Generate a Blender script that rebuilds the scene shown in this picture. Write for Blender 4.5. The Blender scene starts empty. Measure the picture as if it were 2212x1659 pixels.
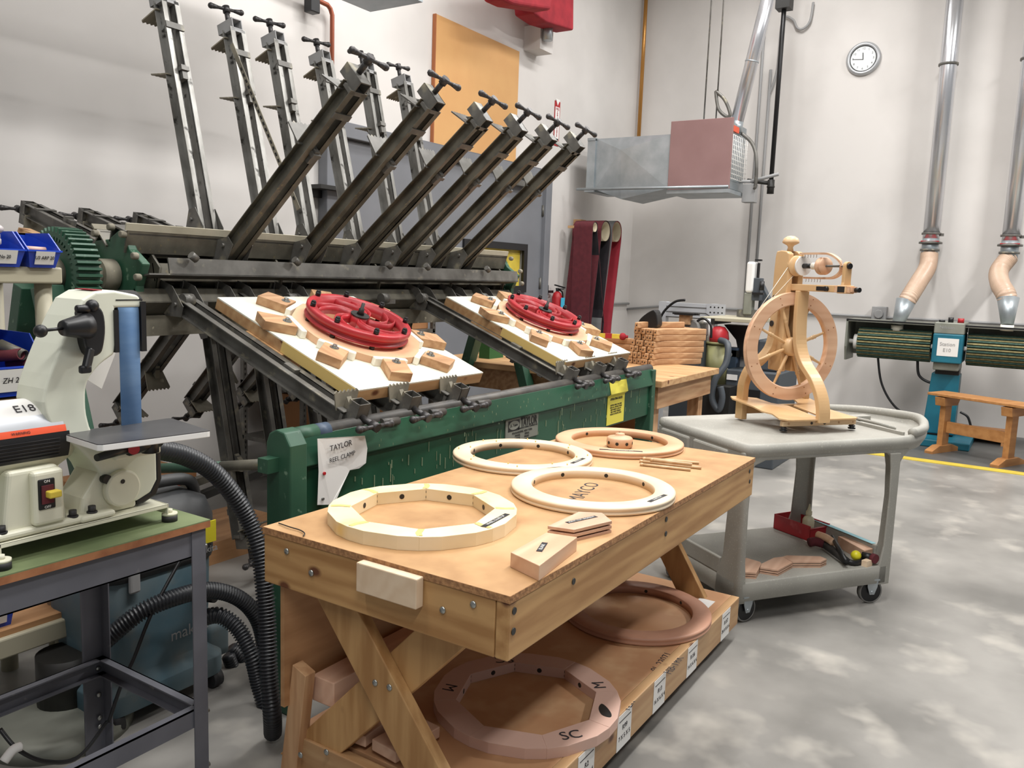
import bpy, bmesh, math, random
from mathutils import Matrix, Vector
PI=math.pi; R=math.radians
random.seed(7)
sc=bpy.context.scene; COL=sc.collection
# ---------------------------------------------------------------- camera
CW,CH,CF=2212.0,1659.0,1789.0
yaw,pit,rol=R(32.47),R(7.62),R(2.04)
_f=Vector((math.cos(pit)*math.cos(yaw),math.cos(pit)*math.sin(yaw),-math.sin(pit)))
_r=Vector((math.sin(yaw),-math.cos(yaw),0)); _u=_r.cross(_f)
CR=math.cos(rol)*_r+math.sin(rol)*_u; CU=-math.sin(rol)*_r+math.cos(rol)*_u
CO=Vector((0,0,1.6))
cd=bpy.data.cameras.new('camera'); cam=bpy.data.objects.new('camera',cd); COL.objects.link(cam)
cd.sensor_fit='HORIZONTAL'; cd.sensor_width=36; cd.lens=36*CF/CW; cd.clip_start=.05
cam.matrix_world=Matrix(((CR.x,CU.x,-_f.x,0),(CR.y,CU.y,-_f.y,0),(CR.z,CU.z,-_f.z,1.6),(0,0,0,1)))
sc.camera=cam
# ---------------------------------------------------------------- light
w=bpy.data.worlds.new('world'); sc.world=w; w.use_nodes=True
w.node_tree.nodes['Background'].inputs[0].default_value=(.93,.96,1,1)
w.node_tree.nodes['Background'].inputs[1].default_value=.23
def area(name,loc,sx,sy,e,col=(1,.985,.965),rot=(0,0,0)):
    l=bpy.data.lights.new(name,'AREA'); l.shape='RECTANGLE'; l.size=sx; l.size_y=sy; l.energy=e; l.color=col
    o=bpy.data.objects.new(name,l); o.location=loc; o.rotation_euler=rot; COL.objects.link(o); return o
area('ceiling_lamp',(2.4,0.4,5.6),2.6,.5,190)
area('ceiling_lamp',(5.6,0.6,5.6),2.6,.5,210)
area('ceiling_lamp',(8.4,2.6,5.6),2.2,.4,100)
area('ceiling_lamp',(4.2,3.4,5.6),2.6,.5,130)
area('ceiling_lamp',(8.0,-1.9,5.5),1.2,.3,290)
area('ceiling_lamp',(0.2,2.2,5.6),2.6,.5,90)
area('ceiling_lamp',(-1.5,-1.5,5.4),2.6,.5,160)
sc.view_settings.view_transform='Standard'; sc.view_settings.look='None'
sc.view_settings.exposure=-.12; sc.view_settings.gamma=1; sc.view_settings.use_curve_mapping=False
# ---------------------------------------------------------------- helpers
def ray(x,y): return CR*((x-CW/2)/CF)-CU*((y-CH/2)/CF)+_f
def hz(x,y,z): d=ray(x,y); return CO+d*((z-CO.z)/d.z)
def hx(x,y,X): d=ray(x,y); return CO+d*(X/d.x)
def hy(x,y,Y): d=ray(x,y); return CO+d*(Y/d.y)
def hp(x,y,P,N): d=ray(x,y); return CO+d*((P-CO).dot(N)/d.dot(N))
MW={}
def sr(c): # srgb 0-255 -> linear
    return tuple(((v/255)/12.92 if v/255<=.04045 else ((v/255+.055)/1.055)**2.4) for v in c)+(1,)
MT={}
def mat(name,c,rough=.55,metal=0,c2=None,scale=6,st=(1,1,1),bump=0,detail=4,lo=.35,hi=.65,spec=None,trans=0,alpha=1,space='Object',c3=None,c3scale=30,c3lo=.66,c3hi=.72,emit=0):
    m=bpy.data.materials.new(name); m.use_nodes=True; nt=m.node_tree; b=nt.nodes['Principled BSDF']
    b.inputs['Base Color'].default_value=sr(c); b.inputs['Roughness'].default_value=rough; b.inputs['Metallic'].default_value=metal
    if spec is not None: b.inputs['Specular IOR Level'].default_value=spec
    if trans: b.inputs['Transmission Weight'].default_value=trans
    if alpha<1: b.inputs['Alpha'].default_value=alpha
    if emit: b.inputs['Emission Color'].default_value=sr(c); b.inputs['Emission Strength'].default_value=emit
    if c2 or bump:
        tc=nt.nodes.new('ShaderNodeTexCoord'); mp=nt.nodes.new('ShaderNodeMapping'); mp.inputs['Scale'].default_value=st
        nt.links.new(tc.outputs[space],mp.inputs[0])
        n=nt.nodes.new('ShaderNodeTexNoise'); n.inputs['Scale'].default_value=scale; n.inputs['Detail'].default_value=detail
        nt.links.new(mp.outputs[0],n.inputs['Vector'])
        out=None
        if c2:
            r=nt.nodes.new('ShaderNodeValToRGB'); r.color_ramp.elements[0].position=lo; r.color_ramp.elements[1].position=hi
            r.color_ramp.elements[0].color=sr(c); r.color_ramp.elements[1].color=sr(c2)
            nt.links.new(n.outputs['Fac'],r.inputs[0]); out=r.outputs[0]
            if c3:
                n3=nt.nodes.new('ShaderNodeTexNoise'); n3.inputs['Scale'].default_value=c3scale; n3.inputs['Detail'].default_value=3
                nt.links.new(tc.outputs[space],n3.inputs['Vector'])
                r3=nt.nodes.new('ShaderNodeValToRGB'); r3.color_ramp.elements[0].position=c3lo; r3.color_ramp.elements[1].position=c3hi
                r3.color_ramp.elements[0].color=(0,0,0,1); r3.color_ramp.elements[1].color=(1,1,1,1)
                nt.links.new(n3.outputs['Fac'],r3.inputs[0])
                mx=nt.nodes.new('ShaderNodeMixRGB'); mx.inputs[2].default_value=sr(c3)
                nt.links.new(r3.outputs[0],mx.inputs[0]); nt.links.new(out,mx.inputs[1]); out=mx.outputs[0]
            nt.links.new(out,b.inputs['Base Color'])
        if bump:
            bp=nt.nodes.new('ShaderNodeBump'); bp.inputs['Strength'].default_value=bump; bp.inputs['Distance'].default_value=.01
            nt.links.new(n.outputs['Fac'],bp.inputs['Height']); nt.links.new(bp.outputs[0],b.inputs['Normal'])
    MT[name]=m; return m
def wood(name,c,c2,ax=0,rough=.5,scale=3,k=14,knots=0,contrast=1,**kw):
    st=[k,k,k]; st[ax]=1.1
    m=mat(name,c,rough,0,c2,scale,tuple(st),detail=5,lo=.38,hi=.66,**kw); nt=m.node_tree; L=nt.links
    b=nt.nodes['Principled BSDF']; old=b.inputs['Base Color'].links[0].from_socket
    ramp=old.node; nz=ramp.inputs[0].links[0].from_node; tc=[n for n in nt.nodes if n.type=='TEX_COORD'][0]
    mp=nt.nodes.new('ShaderNodeMapping'); s2=[1,1,1]; s2[ax]=.12; mp.inputs['Scale'].default_value=s2; L.new(tc.outputs['Object'],mp.inputs[0])
    w=nt.nodes.new('ShaderNodeTexWave'); w.wave_type='RINGS'; w.rings_direction='XYZ'[ax]; w.inputs['Scale'].default_value=7; w.inputs['Distortion'].default_value=7; w.inputs['Detail'].default_value=2; w.inputs['Detail Scale'].default_value=1.6
    of=[.31,.27,.23]; of[ax]=0; mp.inputs['Location'].default_value=of; L.new(mp.outputs[0],w.inputs['Vector'])
    mm=nt.nodes.new('ShaderNodeMath'); mm.operation='MULTIPLY_ADD'; mm.inputs[1].default_value=.16*contrast; L.new(w.outputs['Fac'],mm.inputs[0])
    m2=nt.nodes.new('ShaderNodeMath'); m2.operation='MULTIPLY'; m2.inputs[1].default_value=.86; L.new(nz.outputs['Fac'],m2.inputs[0]); L.new(m2.outputs[0],mm.inputs[2]); L.new(mm.outputs[0],ramp.inputs[0])
    out=old
    if knots:
        v=nt.nodes.new('ShaderNodeTexVoronoi'); v.inputs['Scale'].default_value=7; v.inputs['Randomness'].default_value=1; mk=nt.nodes.new('ShaderNodeMapping'); s3=[1,1,1]; s3[ax]=.6; mk.inputs['Scale'].default_value=s3
        L.new(tc.outputs['Object'],mk.inputs[0]); L.new(mk.outputs[0],v.inputs['Vector'])
        r=nt.nodes.new('ShaderNodeValToRGB'); r.color_ramp.elements[0].position=.07; r.color_ramp.elements[0].color=(1,1,1,1); r.color_ramp.elements[1].position=.13; r.color_ramp.elements[1].color=(0,0,0,1); L.new(v.outputs['Distance'],r.inputs[0])
        mx=nt.nodes.new('ShaderNodeMixRGB'); mx.inputs[2].default_value=sr((104,60,34)); L.new(r.outputs[0],mx.inputs[0]); L.new(out,mx.inputs[1]); out=mx.outputs[0]
    oi=nt.nodes.new('ShaderNodeObjectInfo'); mr=nt.nodes.new('ShaderNodeMapRange'); mr.inputs[3].default_value=.86; mr.inputs[4].default_value=1.06; L.new(oi.outputs['Random'],mr.inputs[0])
    hs=nt.nodes.new('ShaderNodeHueSaturation'); L.new(mr.outputs[0],hs.inputs['Value']); L.new(out,hs.inputs['Color']); L.new(hs.outputs[0],b.inputs['Base Color'])
    return m
class B:
    """collects shapes into one mesh"""
    def __init__(s,M=None): s.bm=bmesh.new(); s.M=M or Matrix(); s.mi=0
    def _f(s,vs,fs,sm=False):
        v=[s.bm.verts.new(s.M@Vector(p)) for p in vs]; s.bm.verts.index_update() if 0 else None
        for f in fs:
            try:
                q=s.bm.faces.new([v[i] for i in f]); q.material_index=s.mi; q.smooth=sm
            except ValueError: pass
        return s
    def box(s,a,b,T=None):
        x0,y0,z0=a; x1,y1,z1=b
        vs=[(x0,y0,z0),(x1,y0,z0),(x1,y1,z0),(x0,y1,z0),(x0,y0,z1),(x1,y0,z1),(x1,y1,z1),(x0,y1,z1)]
        if T is not None: vs=[T@Vector(p) for p in vs]
        return s._f(vs,[(3,2,1,0),(4,5,6,7),(0,1,5,4),(1,2,6,5),(2,3,7,6),(3,0,4,7)])
    def cb(s,c,d,T=None):
        h=[k/2 for k in d]; T2=Matrix.Translation(c)
        if T is not None: T2=T2@T
        return s.box((-h[0],-h[1],-h[2]),(h[0],h[1],h[2]),T2)
    def beam(s,p0,p1,w,h,up=(0,0,1)):
        p0=Vector(p0);p1=Vector(p1); d=(p1-p0); L=d.length; d.normalize(); x=d.cross(Vector(up)); 
        if x.length<1e-4: x=Vector((1,0,0))
        x.normalize(); z=x.cross(d)
        T=Matrix(((x.x,d.x,z.x,p0.x),(x.y,d.y,z.y,p0.y),(x.z,d.z,z.z,p0.z),(0,0,0,1)))
        return s.box((-w/2,0,-h/2),(w/2,L,h/2),T)
    def cyl(s,p0,p1,r0,r1=None,n=16,caps=True):
        r1=r0 if r1 is None else r1
        p0=Vector(p0);p1=Vector(p1); d=(p1-p0).normalized(); x=d.orthogonal().normalized(); y=d.cross(x)
        vs=[];fs=[]
        for i in range(n):
            a=2*PI*i/n; o=x*math.cos(a)+y*math.sin(a); vs+= [p0+o*r0,p1+o*r1]
        for i in range(n): j=(i+1)%n; fs.append((2*i,2*j,2*j+1,2*i+1))
        s._f(vs,fs,True)
        if caps:
            s._f([vs[2*i] for i in range(n)],[tuple(range(n))[::-1]]); s._f([vs[2*i+1] for i in range(n)],[tuple(range(n))])
        return s
    def sweep(s,pts,prof,closed=False,sm=True,up=(0,0,1),caps=True):
        """prof: list of (a,b) in the normal plane (a along side, b along up)"""
        P=[Vector(p) for p in pts]; n=len(P); m=len(prof); up=Vector(up); vs=[]
        px=None
        for i in range(n):
            if closed: t=P[(i+1)%n]-P[i-1]
            else: t=P[min(i+1,n-1)]-P[max(i-1,0)]
            t.normalize(); x=t.cross(up)
            if x.length<.08: x=px.copy() if px else t.orthogonal()
            x=(x-t*x.dot(t)).normalized()
            if px is not None and x.dot(px)<0 and up.length>2: x=-x
            px=x; y=x.cross(t)
            vs+=[P[i]+x*a+y*b for a,b in prof]
        fs=[]
        for i in range(n if closed else n-1):
            for j in range(m):
                a=i*m+j; b=i*m+(j+1)%m; c=((i+1)%n)*m+(j+1)%m; d=((i+1)%n)*m+j; fs.append((a,b,c,d))
        if not closed and caps: fs.append(tuple(range(m))[::-1]); fs.append(tuple(range((n-1)*m,n*m)))
        return s._f(vs,fs,sm)
    def tube(s,pts,r,n=8,closed=False,sub=0):
        if sub: pts=smooth(pts,sub)
        P=[Vector(p) for p in pts]; m=len(P); vs=[]
        t0=(P[1]-P[0]).normalized(); x=t0.orthogonal().normalized()
        for i in range(m):
            t=((P[(i+1)%m]-P[i-1]) if closed else (P[min(i+1,m-1)]-P[max(i-1,0)])).normalized()
            x=(x-t*x.dot(t)).normalized(); y=t.cross(x)
            rr=r(i/(m-1)) if callable(r) else r
            vs+=[P[i]+(x*math.cos(2*PI*k/n)+y*math.sin(2*PI*k/n))*rr for k in range(n)]
        fs=[]
        for i in range(m if closed else m-1):
            for j in range(n):
                k=(j+1)%n; q=(i+1)%m; fs.append((i*n+j,i*n+k,q*n+k,q*n+j))
        if not closed: fs.append(tuple(range(n))[::-1]); fs.append(tuple(range((m-1)*n,m*n)))
        return s._f(vs,fs,True)
    def hose(s,pts,r,pitch=.012,n=14,sub=10,amp=.12):
        P=smooth(pts,sub); L=[0]
        for i in range(1,len(P)): L.append(L[-1]+(P[i]-P[i-1]).length)
        m=int(L[-1]/pitch*4); Q=[]; k=0
        for i in range(m+1):
            t=L[-1]*i/m
            while k<len(L)-2 and L[k+1]<t: k+=1
            Q.append(P[k].lerp(P[k+1],(t-L[k])/max(1e-9,L[k+1]-L[k])))
        return s.tube(Q,lambda u:r*(1+(amp if int(round(u*m))%4<2 else -amp)),n)
    def lathe(s,prof,c=(0,0,0),ax=(0,0,1),n=24,a0=0,a1=2*PI,sm=True):
        c=Vector(c); ax=Vector(ax).normalized(); x=ax.orthogonal().normalized(); y=ax.cross(x); m=len(prof)
        full=abs(a1-a0-2*PI)<1e-6; N=n if full else n+1; vs=[];fs=[]
        for i in range(N):
            a=a0+(a1-a0)*i/n; o=x*math.cos(a)+y*math.sin(a); vs+=[c+o*r+ax*h for r,h in prof]
        for i in range(n):
            for j in range(m-1):
                k=(i+1)%N; fs.append((i*m+j,k*m+j,k*m+j+1,i*m+j+1))
        return s._f(vs,fs,sm)
    def ring(s,c,prof,n=96,ax=(0,0,1),sm=True): # closed profile
        return s.lathe(prof+[prof[0]],c,ax,n,sm=sm)
    def prism(s,pts,t0,t1,F=None,sm=False):
        """pts: 2-D outline; F maps (a,b,t) to 3-D"""
        F=F or (lambda a,b,t:(a,b,t)); n=len(pts)
        vs=[F(a,b,t0) for a,b in pts]+[F(a,b,t1) for a,b in pts]
        s._f(vs,[(i,(i+1)%n,n+(i+1)%n,n+i) for i in range(n)],sm)
        s._f(vs[:n],[tuple(range(n))[::-1]]); return s._f(vs[n:],[tuple(range(n))])
    def sph(s,c,r,n=14,sc=(1,1,1)):
        m=n//2+1; c=Vector(c); vs=[]; fs=[]
        for i in range(m+1):
            for j in range(n):
                a=PI*i/m; b=2*PI*j/n; vs.append(c+Vector((math.sin(a)*math.cos(b)*r*sc[0],math.sin(a)*math.sin(b)*r*sc[1],math.cos(a)*r*sc[2])))
        for i in range(m):
            for j in range(n): fs.append((i*n+j,i*n+(j+1)%n,(i+1)*n+(j+1)%n,(i+1)*n+j))
        return s._f(vs,fs,True)
    def obj(s,name,m,parent=None,bev=0,seg=2,world=False,solid=0,sub=0,label=None,loose=False):
        if loose:
            bm=s.bm; bmesh.ops.remove_doubles(bm,verts=bm.verts,dist=1e-5); bm.verts.ensure_lookup_table(); seen=set(); last=None
            for v in bm.verts:
                if v.index in seen: continue
                st_=[v]; comp=[]; seen.add(v.index)
                while st_:
                    q=st_.pop(); comp.append(q)
                    for e in q.link_edges:
                        w=e.other_vert(q)
                        if w.index not in seen: seen.add(w.index); st_.append(w)
                nb=B(); mp={q.index:nb.bm.verts.new(q.co) for q in comp}
                fs={f for q in comp for f in q.link_faces}
                for f in fs:
                    nf=nb.bm.faces.new([mp[q.index] for q in f.verts]); nf.smooth=f.smooth; nf.material_index=f.material_index
                last=nb.obj(name,m,parent,bev,seg,world,solid,sub,label)
            return last
        bmesh.ops.remove_doubles(s.bm,verts=s.bm.verts,dist=1e-5)
        bmesh.ops.dissolve_degenerate(s.bm,edges=s.bm.edges,dist=1e-6)
        if len(s.bm.faces)<60000: bmesh.ops.recalc_face_normals(s.bm,faces=s.bm.faces)
        me=bpy.data.meshes.new(name); s.bm.to_mesh(me); s.bm.free()
        ms=m if isinstance(m,(list,tuple)) else [m]
        for q in ms: me.materials.append(MT[q])
        o=bpy.data.objects.new(name,me); COL.objects.link(o)
        if parent:
            o.parent=parent; PM=MW[parent]; MW[o]=PM
            if world: me.transform(PM.inverted())
        else:
            vs=[v.co for v in me.vertices]; lo=[min(v[i] for v in vs) for i in range(3)]; hi=[max(v[i] for v in vs) for i in range(3)]
            c=Vector(((lo[0]+hi[0])/2,(lo[1]+hi[1])/2,lo[2])); me.transform(Matrix.Translation(-c)); o.location=c; MW[o]=Matrix.Translation(c)
        if solid:
            q=o.modifiers.new('s','SOLIDIFY'); q.thickness=solid; q.offset=0
        if bev:
            q=o.modifiers.new('b','BEVEL'); q.width=bev; q.segments=seg; q.limit_method='ANGLE'; q.angle_limit=R(35)
        if sub:
            q=o.modifiers.new('u','SUBSURF'); q.levels=sub; q.render_levels=sub
        if label: o['label']=label
        return o
def smooth(pts,n=8,closed=False):
    P=[Vector(p) for p in pts]; out=[]; m=len(P)
    for i in range(m if closed else m-1):
        if closed: a,b,c,d=P[i-1],P[i],P[(i+1)%m],P[(i+2)%m]
        else: a,b,c,d=P[max(i-1,0)],P[i],P[i+1],P[min(i+2,m-1)]
        for k in range(n):
            t=k/n; out.append(.5*((2*b)+(c-a)*t+(2*a-5*b+4*c-d)*t*t+(3*b-a-3*c+d)*t**3))
    if not closed: out.append(P[-1])
    return out
def sm2(pts,n=6,closed=False): return [(p.x,p.y) for p in smooth([(a,b,0) for a,b in pts],n,closed)]
def tag(o,label,cat,group=None,kind=None):
    o['label']=label; o['category']=cat
    if group: o['group']=group
    if kind: o['kind']=kind
    return o
def st(o): o['kind']='structure'; return o
def thing(name,label,cat,M,group=None):
    if not isinstance(M,Matrix): M=Matrix.Translation(M)
    o=bpy.data.objects.new(name,None); COL.objects.link(o); o.matrix_world=M; MW[o]=M.copy(); o.empty_display_size=.05
    return tag(o,label,cat,group)
def empty_part(name,parent): raise NotImplementedError
def dup(root,M=None,label=None,parent=None,group=None,loc=None):
    r=root.copy(); COL.objects.link(r)
    if parent is not None: r.parent=parent
    if M is not None: r.matrix_local=M; MW[r]=(MW[parent]@M if parent else M.copy())
    if label: r['label']=label
    if group: r['group']=group
    for c in root.children:
        k=dup(c,None,None,r)
    return r
def text(s,size,m,parent=None,M=Matrix(),world=False,name='lettering',ext=.0004,align='CENTER',sx=1,bold=0):
    cu=bpy.data.curves.new('t','FONT'); cu.body=s; cu.size=size; cu.extrude=ext; cu.align_x=align; cu.align_y='CENTER'; cu.offset=bold; cu.resolution_u=3
    t=bpy.data.objects.new('t',cu); COL.objects.link(t); bpy.context.view_layer.update()
    me=bpy.data.meshes.new_from_object(t.evaluated_get(bpy.context.evaluated_depsgraph_get())); bpy.data.objects.remove(t)
    me.transform(M@Matrix.Diagonal((sx,1,1,1)))
    if parent and world: me.transform(MW[parent].inverted())
    me.materials.clear(); me.materials.append(MT[m]); me.name=name
    o=bpy.data.objects.new(name,me); COL.objects.link(o)
    if parent: o.parent=parent; MW[o]=MW[parent]
    return o
def frame(o,x,y):
    """matrix with origin o, x axis x, y axis y"""
    x=Vector(x).normalized(); y=Vector(y); y=(y-x*y.dot(x)).normalized(); z=x.cross(y)
    return Matrix(((x.x,y.x,z.x,o[0]),(x.y,y.y,z.y,o[1]),(x.z,y.z,z.z,o[2]),(0,0,0,1)))
# ---------------------------------------------------------------- materials
mat('wallwhite',(211,207,203),.75,0,(199,195,191),1.1,lo=.4,hi=.7)
mat('ceiling',(200,198,194),.9)
mat('floor',(150,147,142),.36,0,(112,110,106),1.5,detail=9,lo=.38,hi=.66,c3=(182,177,168),c3scale=4,c3lo=.55,c3hi=.85,bump=.03)
mat('silver',(176,178,180),.4,.4)
mat('darkfloor',(96,96,94),.45,0,(80,80,78),3)
mat('yellow',(214,190,70),.5,0,(196,172,62),8)
mat('doorgrey',(120,122,127),.5,0,(112,114,119),2)
mat('dark',(34,33,31),.5); mat('black',(22,22,24),.42); mat('rubber',(30,30,33),.6,0,(52,50,50),20)
mat('orangeboard',(204,158,102),.7,0,(196,148,94),2); mat('boardedge',(150,88,50),.7)
mat('copper',(150,84,62),.4,.5); mat('brass',(186,134,70),.3,.6); mat('galv',(176,182,186),.4,.6,(154,162,166),7,lo=.3,hi=.7)
mat('shiny',(218,219,223),.24,.75,(198,200,204),5,st=(1,1,.2)); mat('alu',(190,193,198),.4,.25)
mat('mauve',(146,114,112),.6,0,(138,106,104),3); mat('redcloth',(158,34,46),.85,0,(136,24,38),9); mat('red',(176,28,36),.45,0,(158,24,32),12)
mat('redplastic',(180,38,46),.4,0,(160,44,50),9,c3=(190,84,84),c3scale=12,c3lo=.62,c3hi=.8); mat('white',(232,231,228),.6); mat('paper',(226,224,220),.8); mat('steelpaint',(150,150,150),.5)
mat('clockface',(222,226,226),.5)
mat('tank',(232,232,226),.5)
mat('beltmaroon',(98,36,44),.85,0,(86,30,38),20); mat('beltblack',(30,27,32),.85,0,(40,34,40),12); mat('beltred',(172,52,66),.85,0,(158,44,58),5); mat('beltback',(196,184,158),.8)
mat('beltgrey',(120,122,122),.8)
mat('green',(34,72,54),.5,0,(50,90,68),3,c3=(110,138,116),c3scale=26,c3lo=.66,c3hi=.74,bump=.04)
mat('greenpanel',(26,70,50),.42,0,(36,86,62),2.5,st=(1,1,1),bump=.03)
mat('glue',(132,146,116),.6); mat('gluedark',(110,120,84),.6)
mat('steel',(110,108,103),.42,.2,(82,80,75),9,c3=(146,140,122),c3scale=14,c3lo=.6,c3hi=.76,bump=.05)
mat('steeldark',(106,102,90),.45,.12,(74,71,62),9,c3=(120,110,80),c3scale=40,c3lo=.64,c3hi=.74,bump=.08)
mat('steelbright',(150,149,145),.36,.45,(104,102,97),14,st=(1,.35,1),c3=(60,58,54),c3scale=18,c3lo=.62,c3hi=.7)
mat('dusty',(142,136,120),.8,.05,(108,103,90),8,c3=(176,168,146),c3scale=20)
mat('ironhandle',(74,72,72),.45,.6)
mat('beige',(178,172,150),.5,0,(168,162,140),2); mat('blueplastic',(28,62,168),.35,0,(34,72,186),9); mat('bolt',(170,172,168),.3,.9)
mat('cream',(222,220,200),.42,0,(214,212,190),3); mat('cream2',(220,222,206),.42,0,(212,214,196),3)
mat('bluebelt',(92,128,172),.8,0,(112,146,186),7,st=(1,1,3))
mat('orange',(226,86,50),.5); mat('tabletopsteel',(104,104,106),.32,.5,(82,82,86),6); mat('greentop',(118,130,92),.6,0,(100,114,78),7)
mat('plyedge',(166,112,74),.7,0,(140,88,56),20); mat('benchgrey',(98,99,106),.55,0,(88,89,96),6,c3=(136,132,128),c3scale=18,c3lo=.7,c3hi=.8)
mat('hosegrey',(38,40,44),.4); mat('vacteal',(70,98,110),.6,0,(98,112,116),4,c3=(110,112,108),c3scale=9,c3lo=.58,c3hi=.8); mat('vacblack',(44,46,48),.55,0,(66,66,66),8)
mat('yellowlabel',(222,208,50),.5); mat('cartgrey',(148,146,138),.62,0,(160,158,150),4,c3=(176,173,164),c3scale=120,c3lo=.6,c3hi=.7)
mat('wheelgrey',(120,118,114),.6); mat('teal',(20,96,116),.45,0,(26,108,128),5); mat('sandgreen',(48,74,66),.9,0,(70,96,84),30)
mat('sandtan',(150,138,96),.9,0,(120,110,74),30); mat('duststeel',(148,150,140),.5,.3,(128,130,120),4)
mat('clearhose',(200,174,152),.38,0,(188,160,138),5); mat('cardboard',(168,120,78),.8,0,(158,110,70),5)
mat('nylon',(240,238,224),.45); mat('hdpe',(240,238,226),.4,0,(232,228,206),3,c3=(214,202,150),c3scale=4,c3lo=.66,c3hi=.8)
mat('olive',(136,134,92),.5); mat('machinegrey',(70,76,82),.5); mat('machineblue',(62,78,98),.5); mat('ply',(182,138,96),.6,0,(164,120,80),3,st=(1,8,8))
mat('bluetag',(70,180,214),.6); mat('green2',(40,96,50),.6)
mat('barblack',(58,56,54),.45,.1,(84,80,74),10)
mat('dustlight',(184,178,158),.8,0,(160,154,136),6); mat('gluebottle',(200,194,164),.4); mat('bluetape',(150,196,206),.7); mat('yellowball',(214,204,36),.4)
mat('purplemaple',(206,170,154),.6)
mat('mdftop',(190,150,104),.6,0,(164,124,82),9,detail=10,lo=.3,hi=.7,c3=(198,162,118),c3scale=3,c3lo=.5,c3hi=.75)
mat('pbedge',(180,134,90),.8,0,(140,100,66),90,lo=.35,hi=.65,bump=.3)
for i in range(3): wood('fir%s'%'xyz'[i],(194,152,100),(164,120,72),i,.55,2.2,9,knots=1,contrast=1)
for i in range(3): wood('pine%s'%'xyz'[i],(196,158,114),(176,134,92),i,.5,2.5,9,knots=1)
for i in range(3): wood('maple%s'%'xyz'[i],(226,196,156),(210,172,130),i,.42,2,7)
for i in range(3): wood('blk%s'%'xyz'[i],(196,156,116),(168,124,86),i,.6,3,10)
wood('cherry',(222,184,152),(206,162,130),0,.5,2,6); wood('paleblock',(236,212,182),(226,198,166),0,.6,2,6); wood('pinkwood',(216,178,152),(200,158,132),0,.55,2,6)
mat('rimpale',(236,218,190),.5,0,(226,200,166),4); mat('rimwarm',(222,180,144),.5,0,(206,158,122),4); mat('rimraw',(238,222,188),.6,0,(228,206,160),5,c3=(232,200,120),c3scale=4,c3lo=.62,c3hi=.7)
mat('rimdark',(196,148,122),.5,0,(180,130,106),4); mat('glueyellow',(222,192,118),.6); mat('shelfply',(196,152,112),.55,0,(184,136,98),4,c3=(206,168,128),c3scale=6,c3lo=.5,c3hi=.7)
mat('finish',(218,182,136),.34,0,(202,162,114),2.5,st=(1,1,1)); mat('finishedge',(176,120,66),.4,0,(214,160,100),40); mat('thread',(232,228,216),.7); mat('hookwire',(150,140,130),.3,.8)
mat('label',(34,34,38),.45); mat('labelink',(220,220,216),.6); mat('ink',(40,36,40),.7); mat('yelpaper',(222,210,80),.7)
mat('oak',(184,132,80),.5,0,(164,112,64),3,st=(6,1,6)); mat('plasticbag',(214,206,204),.3,trans=.3); mat('workshopboard',(206,150,98),.6,0,(190,132,84),4)
mat('dirt',(120,108,88),.9)
# ================================================================ room
YW,XW=4.88,10.6
def slab(name,a,b,m): return st(B().box(a,b).obj(name,m))
slab('floor',(-3,-5,-.1),(XW+.1,YW+.1,0),'floor')
slab('wall_left',(-1,YW,0),(XW+.1,YW+.12,6.2),'wallwhite')
slab('wall_right',(XW,-5,0),(XW+.12,YW,6.2),'wallwhite')
slab('ceiling',(-3,-5,6.2),(XW+.1,YW+.1,6.3),'ceiling')
# floor paint beyond the yellow line
a=hz(1800,966,0); b_=hz(2212,1017,0)
B().box((8.55,-3,.0),(XW,2.1,.004)).obj('trim_3','darkfloor')['kind']='structure'
o=B().box((8.42,-3,0),(8.55,4.0,.006)).obj('trim_1','yellow'); st(o)
# grey door in left wall
o=bpy.data.objects.new('door_1',None); COL.objects.link(o); o.location=(5.6,YW,0); MW[o]=Matrix.Translation((5.6,YW,0)); st(o)
dl=hy(680,300,YW).x; dr=hy(1178,372,YW).x; dz=hy(1178,372,YW).z
wl,wr=hy(1060,560,YW).x-.5,hy(1120,545,YW).x; wz1=hy(1117,541,YW).z; wz0=hy(1112,617,YW).z
dl=hy(872,318,YW).x-.9
x0,x1=dl,dr-.12
b=B(); 
b.box((x0,YW-.05,0),(wl,YW-.002,dz-.14)); b.box((wr,YW-.05,0),(x1,YW-.002,dz-.14)); b.box((wl,YW-.05,0),(wr,YW-.002,wz0)); b.box((wl,YW-.05,wz1),(wr,YW-.002,dz-.14))
b.obj('door_panel','doorgrey',o,world=True)
b=B(); b.box((x1,YW-.1,0),(dr,YW-.003,dz)); b.box((x0-.12,YW-.1,dz-.12),(dr,YW-.003,dz)); b.box((x0-.12,YW-.1,0),(x0,YW-.003,dz))
b.obj('door_frame','doorgrey',o,world=True,bev=.006)
b=B(); t=.07
b.box((wl-t,YW-.075,wz0-t),(wr+t,YW-.045,wz0)); b.box((wl-t,YW-.075,wz1),(wr+t,YW-.045,wz1+t)); b.box((wl-t,YW-.075,wz0),(wl,YW-.045,wz1)); b.box((wr,YW-.075,wz0),(wr+t,YW-.045,wz1))
b.obj('window_frame','black',o,world=True)
B().box((wl,YW-.02,wz0),(wr,YW-.004,wz1)).obj('window_pane','yellow',o,world=True)
c=hy(1128,400,YW); B().cb((c.x,YW-.09,c.z+.02),(.1,.06,.16)).cb((c.x-.25,YW-.1,dz-.2),(.6,.08,.06)).obj('door_closer','steel',o,world=True,bev=.004)
b=B()
for z in (.5,1.5,2.3): b.cyl((x1,YW-.06,z-.06),(x1,YW-.06,z+.06),.014,n=8)
b.obj('hinge','steel',o,world=True)
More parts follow.
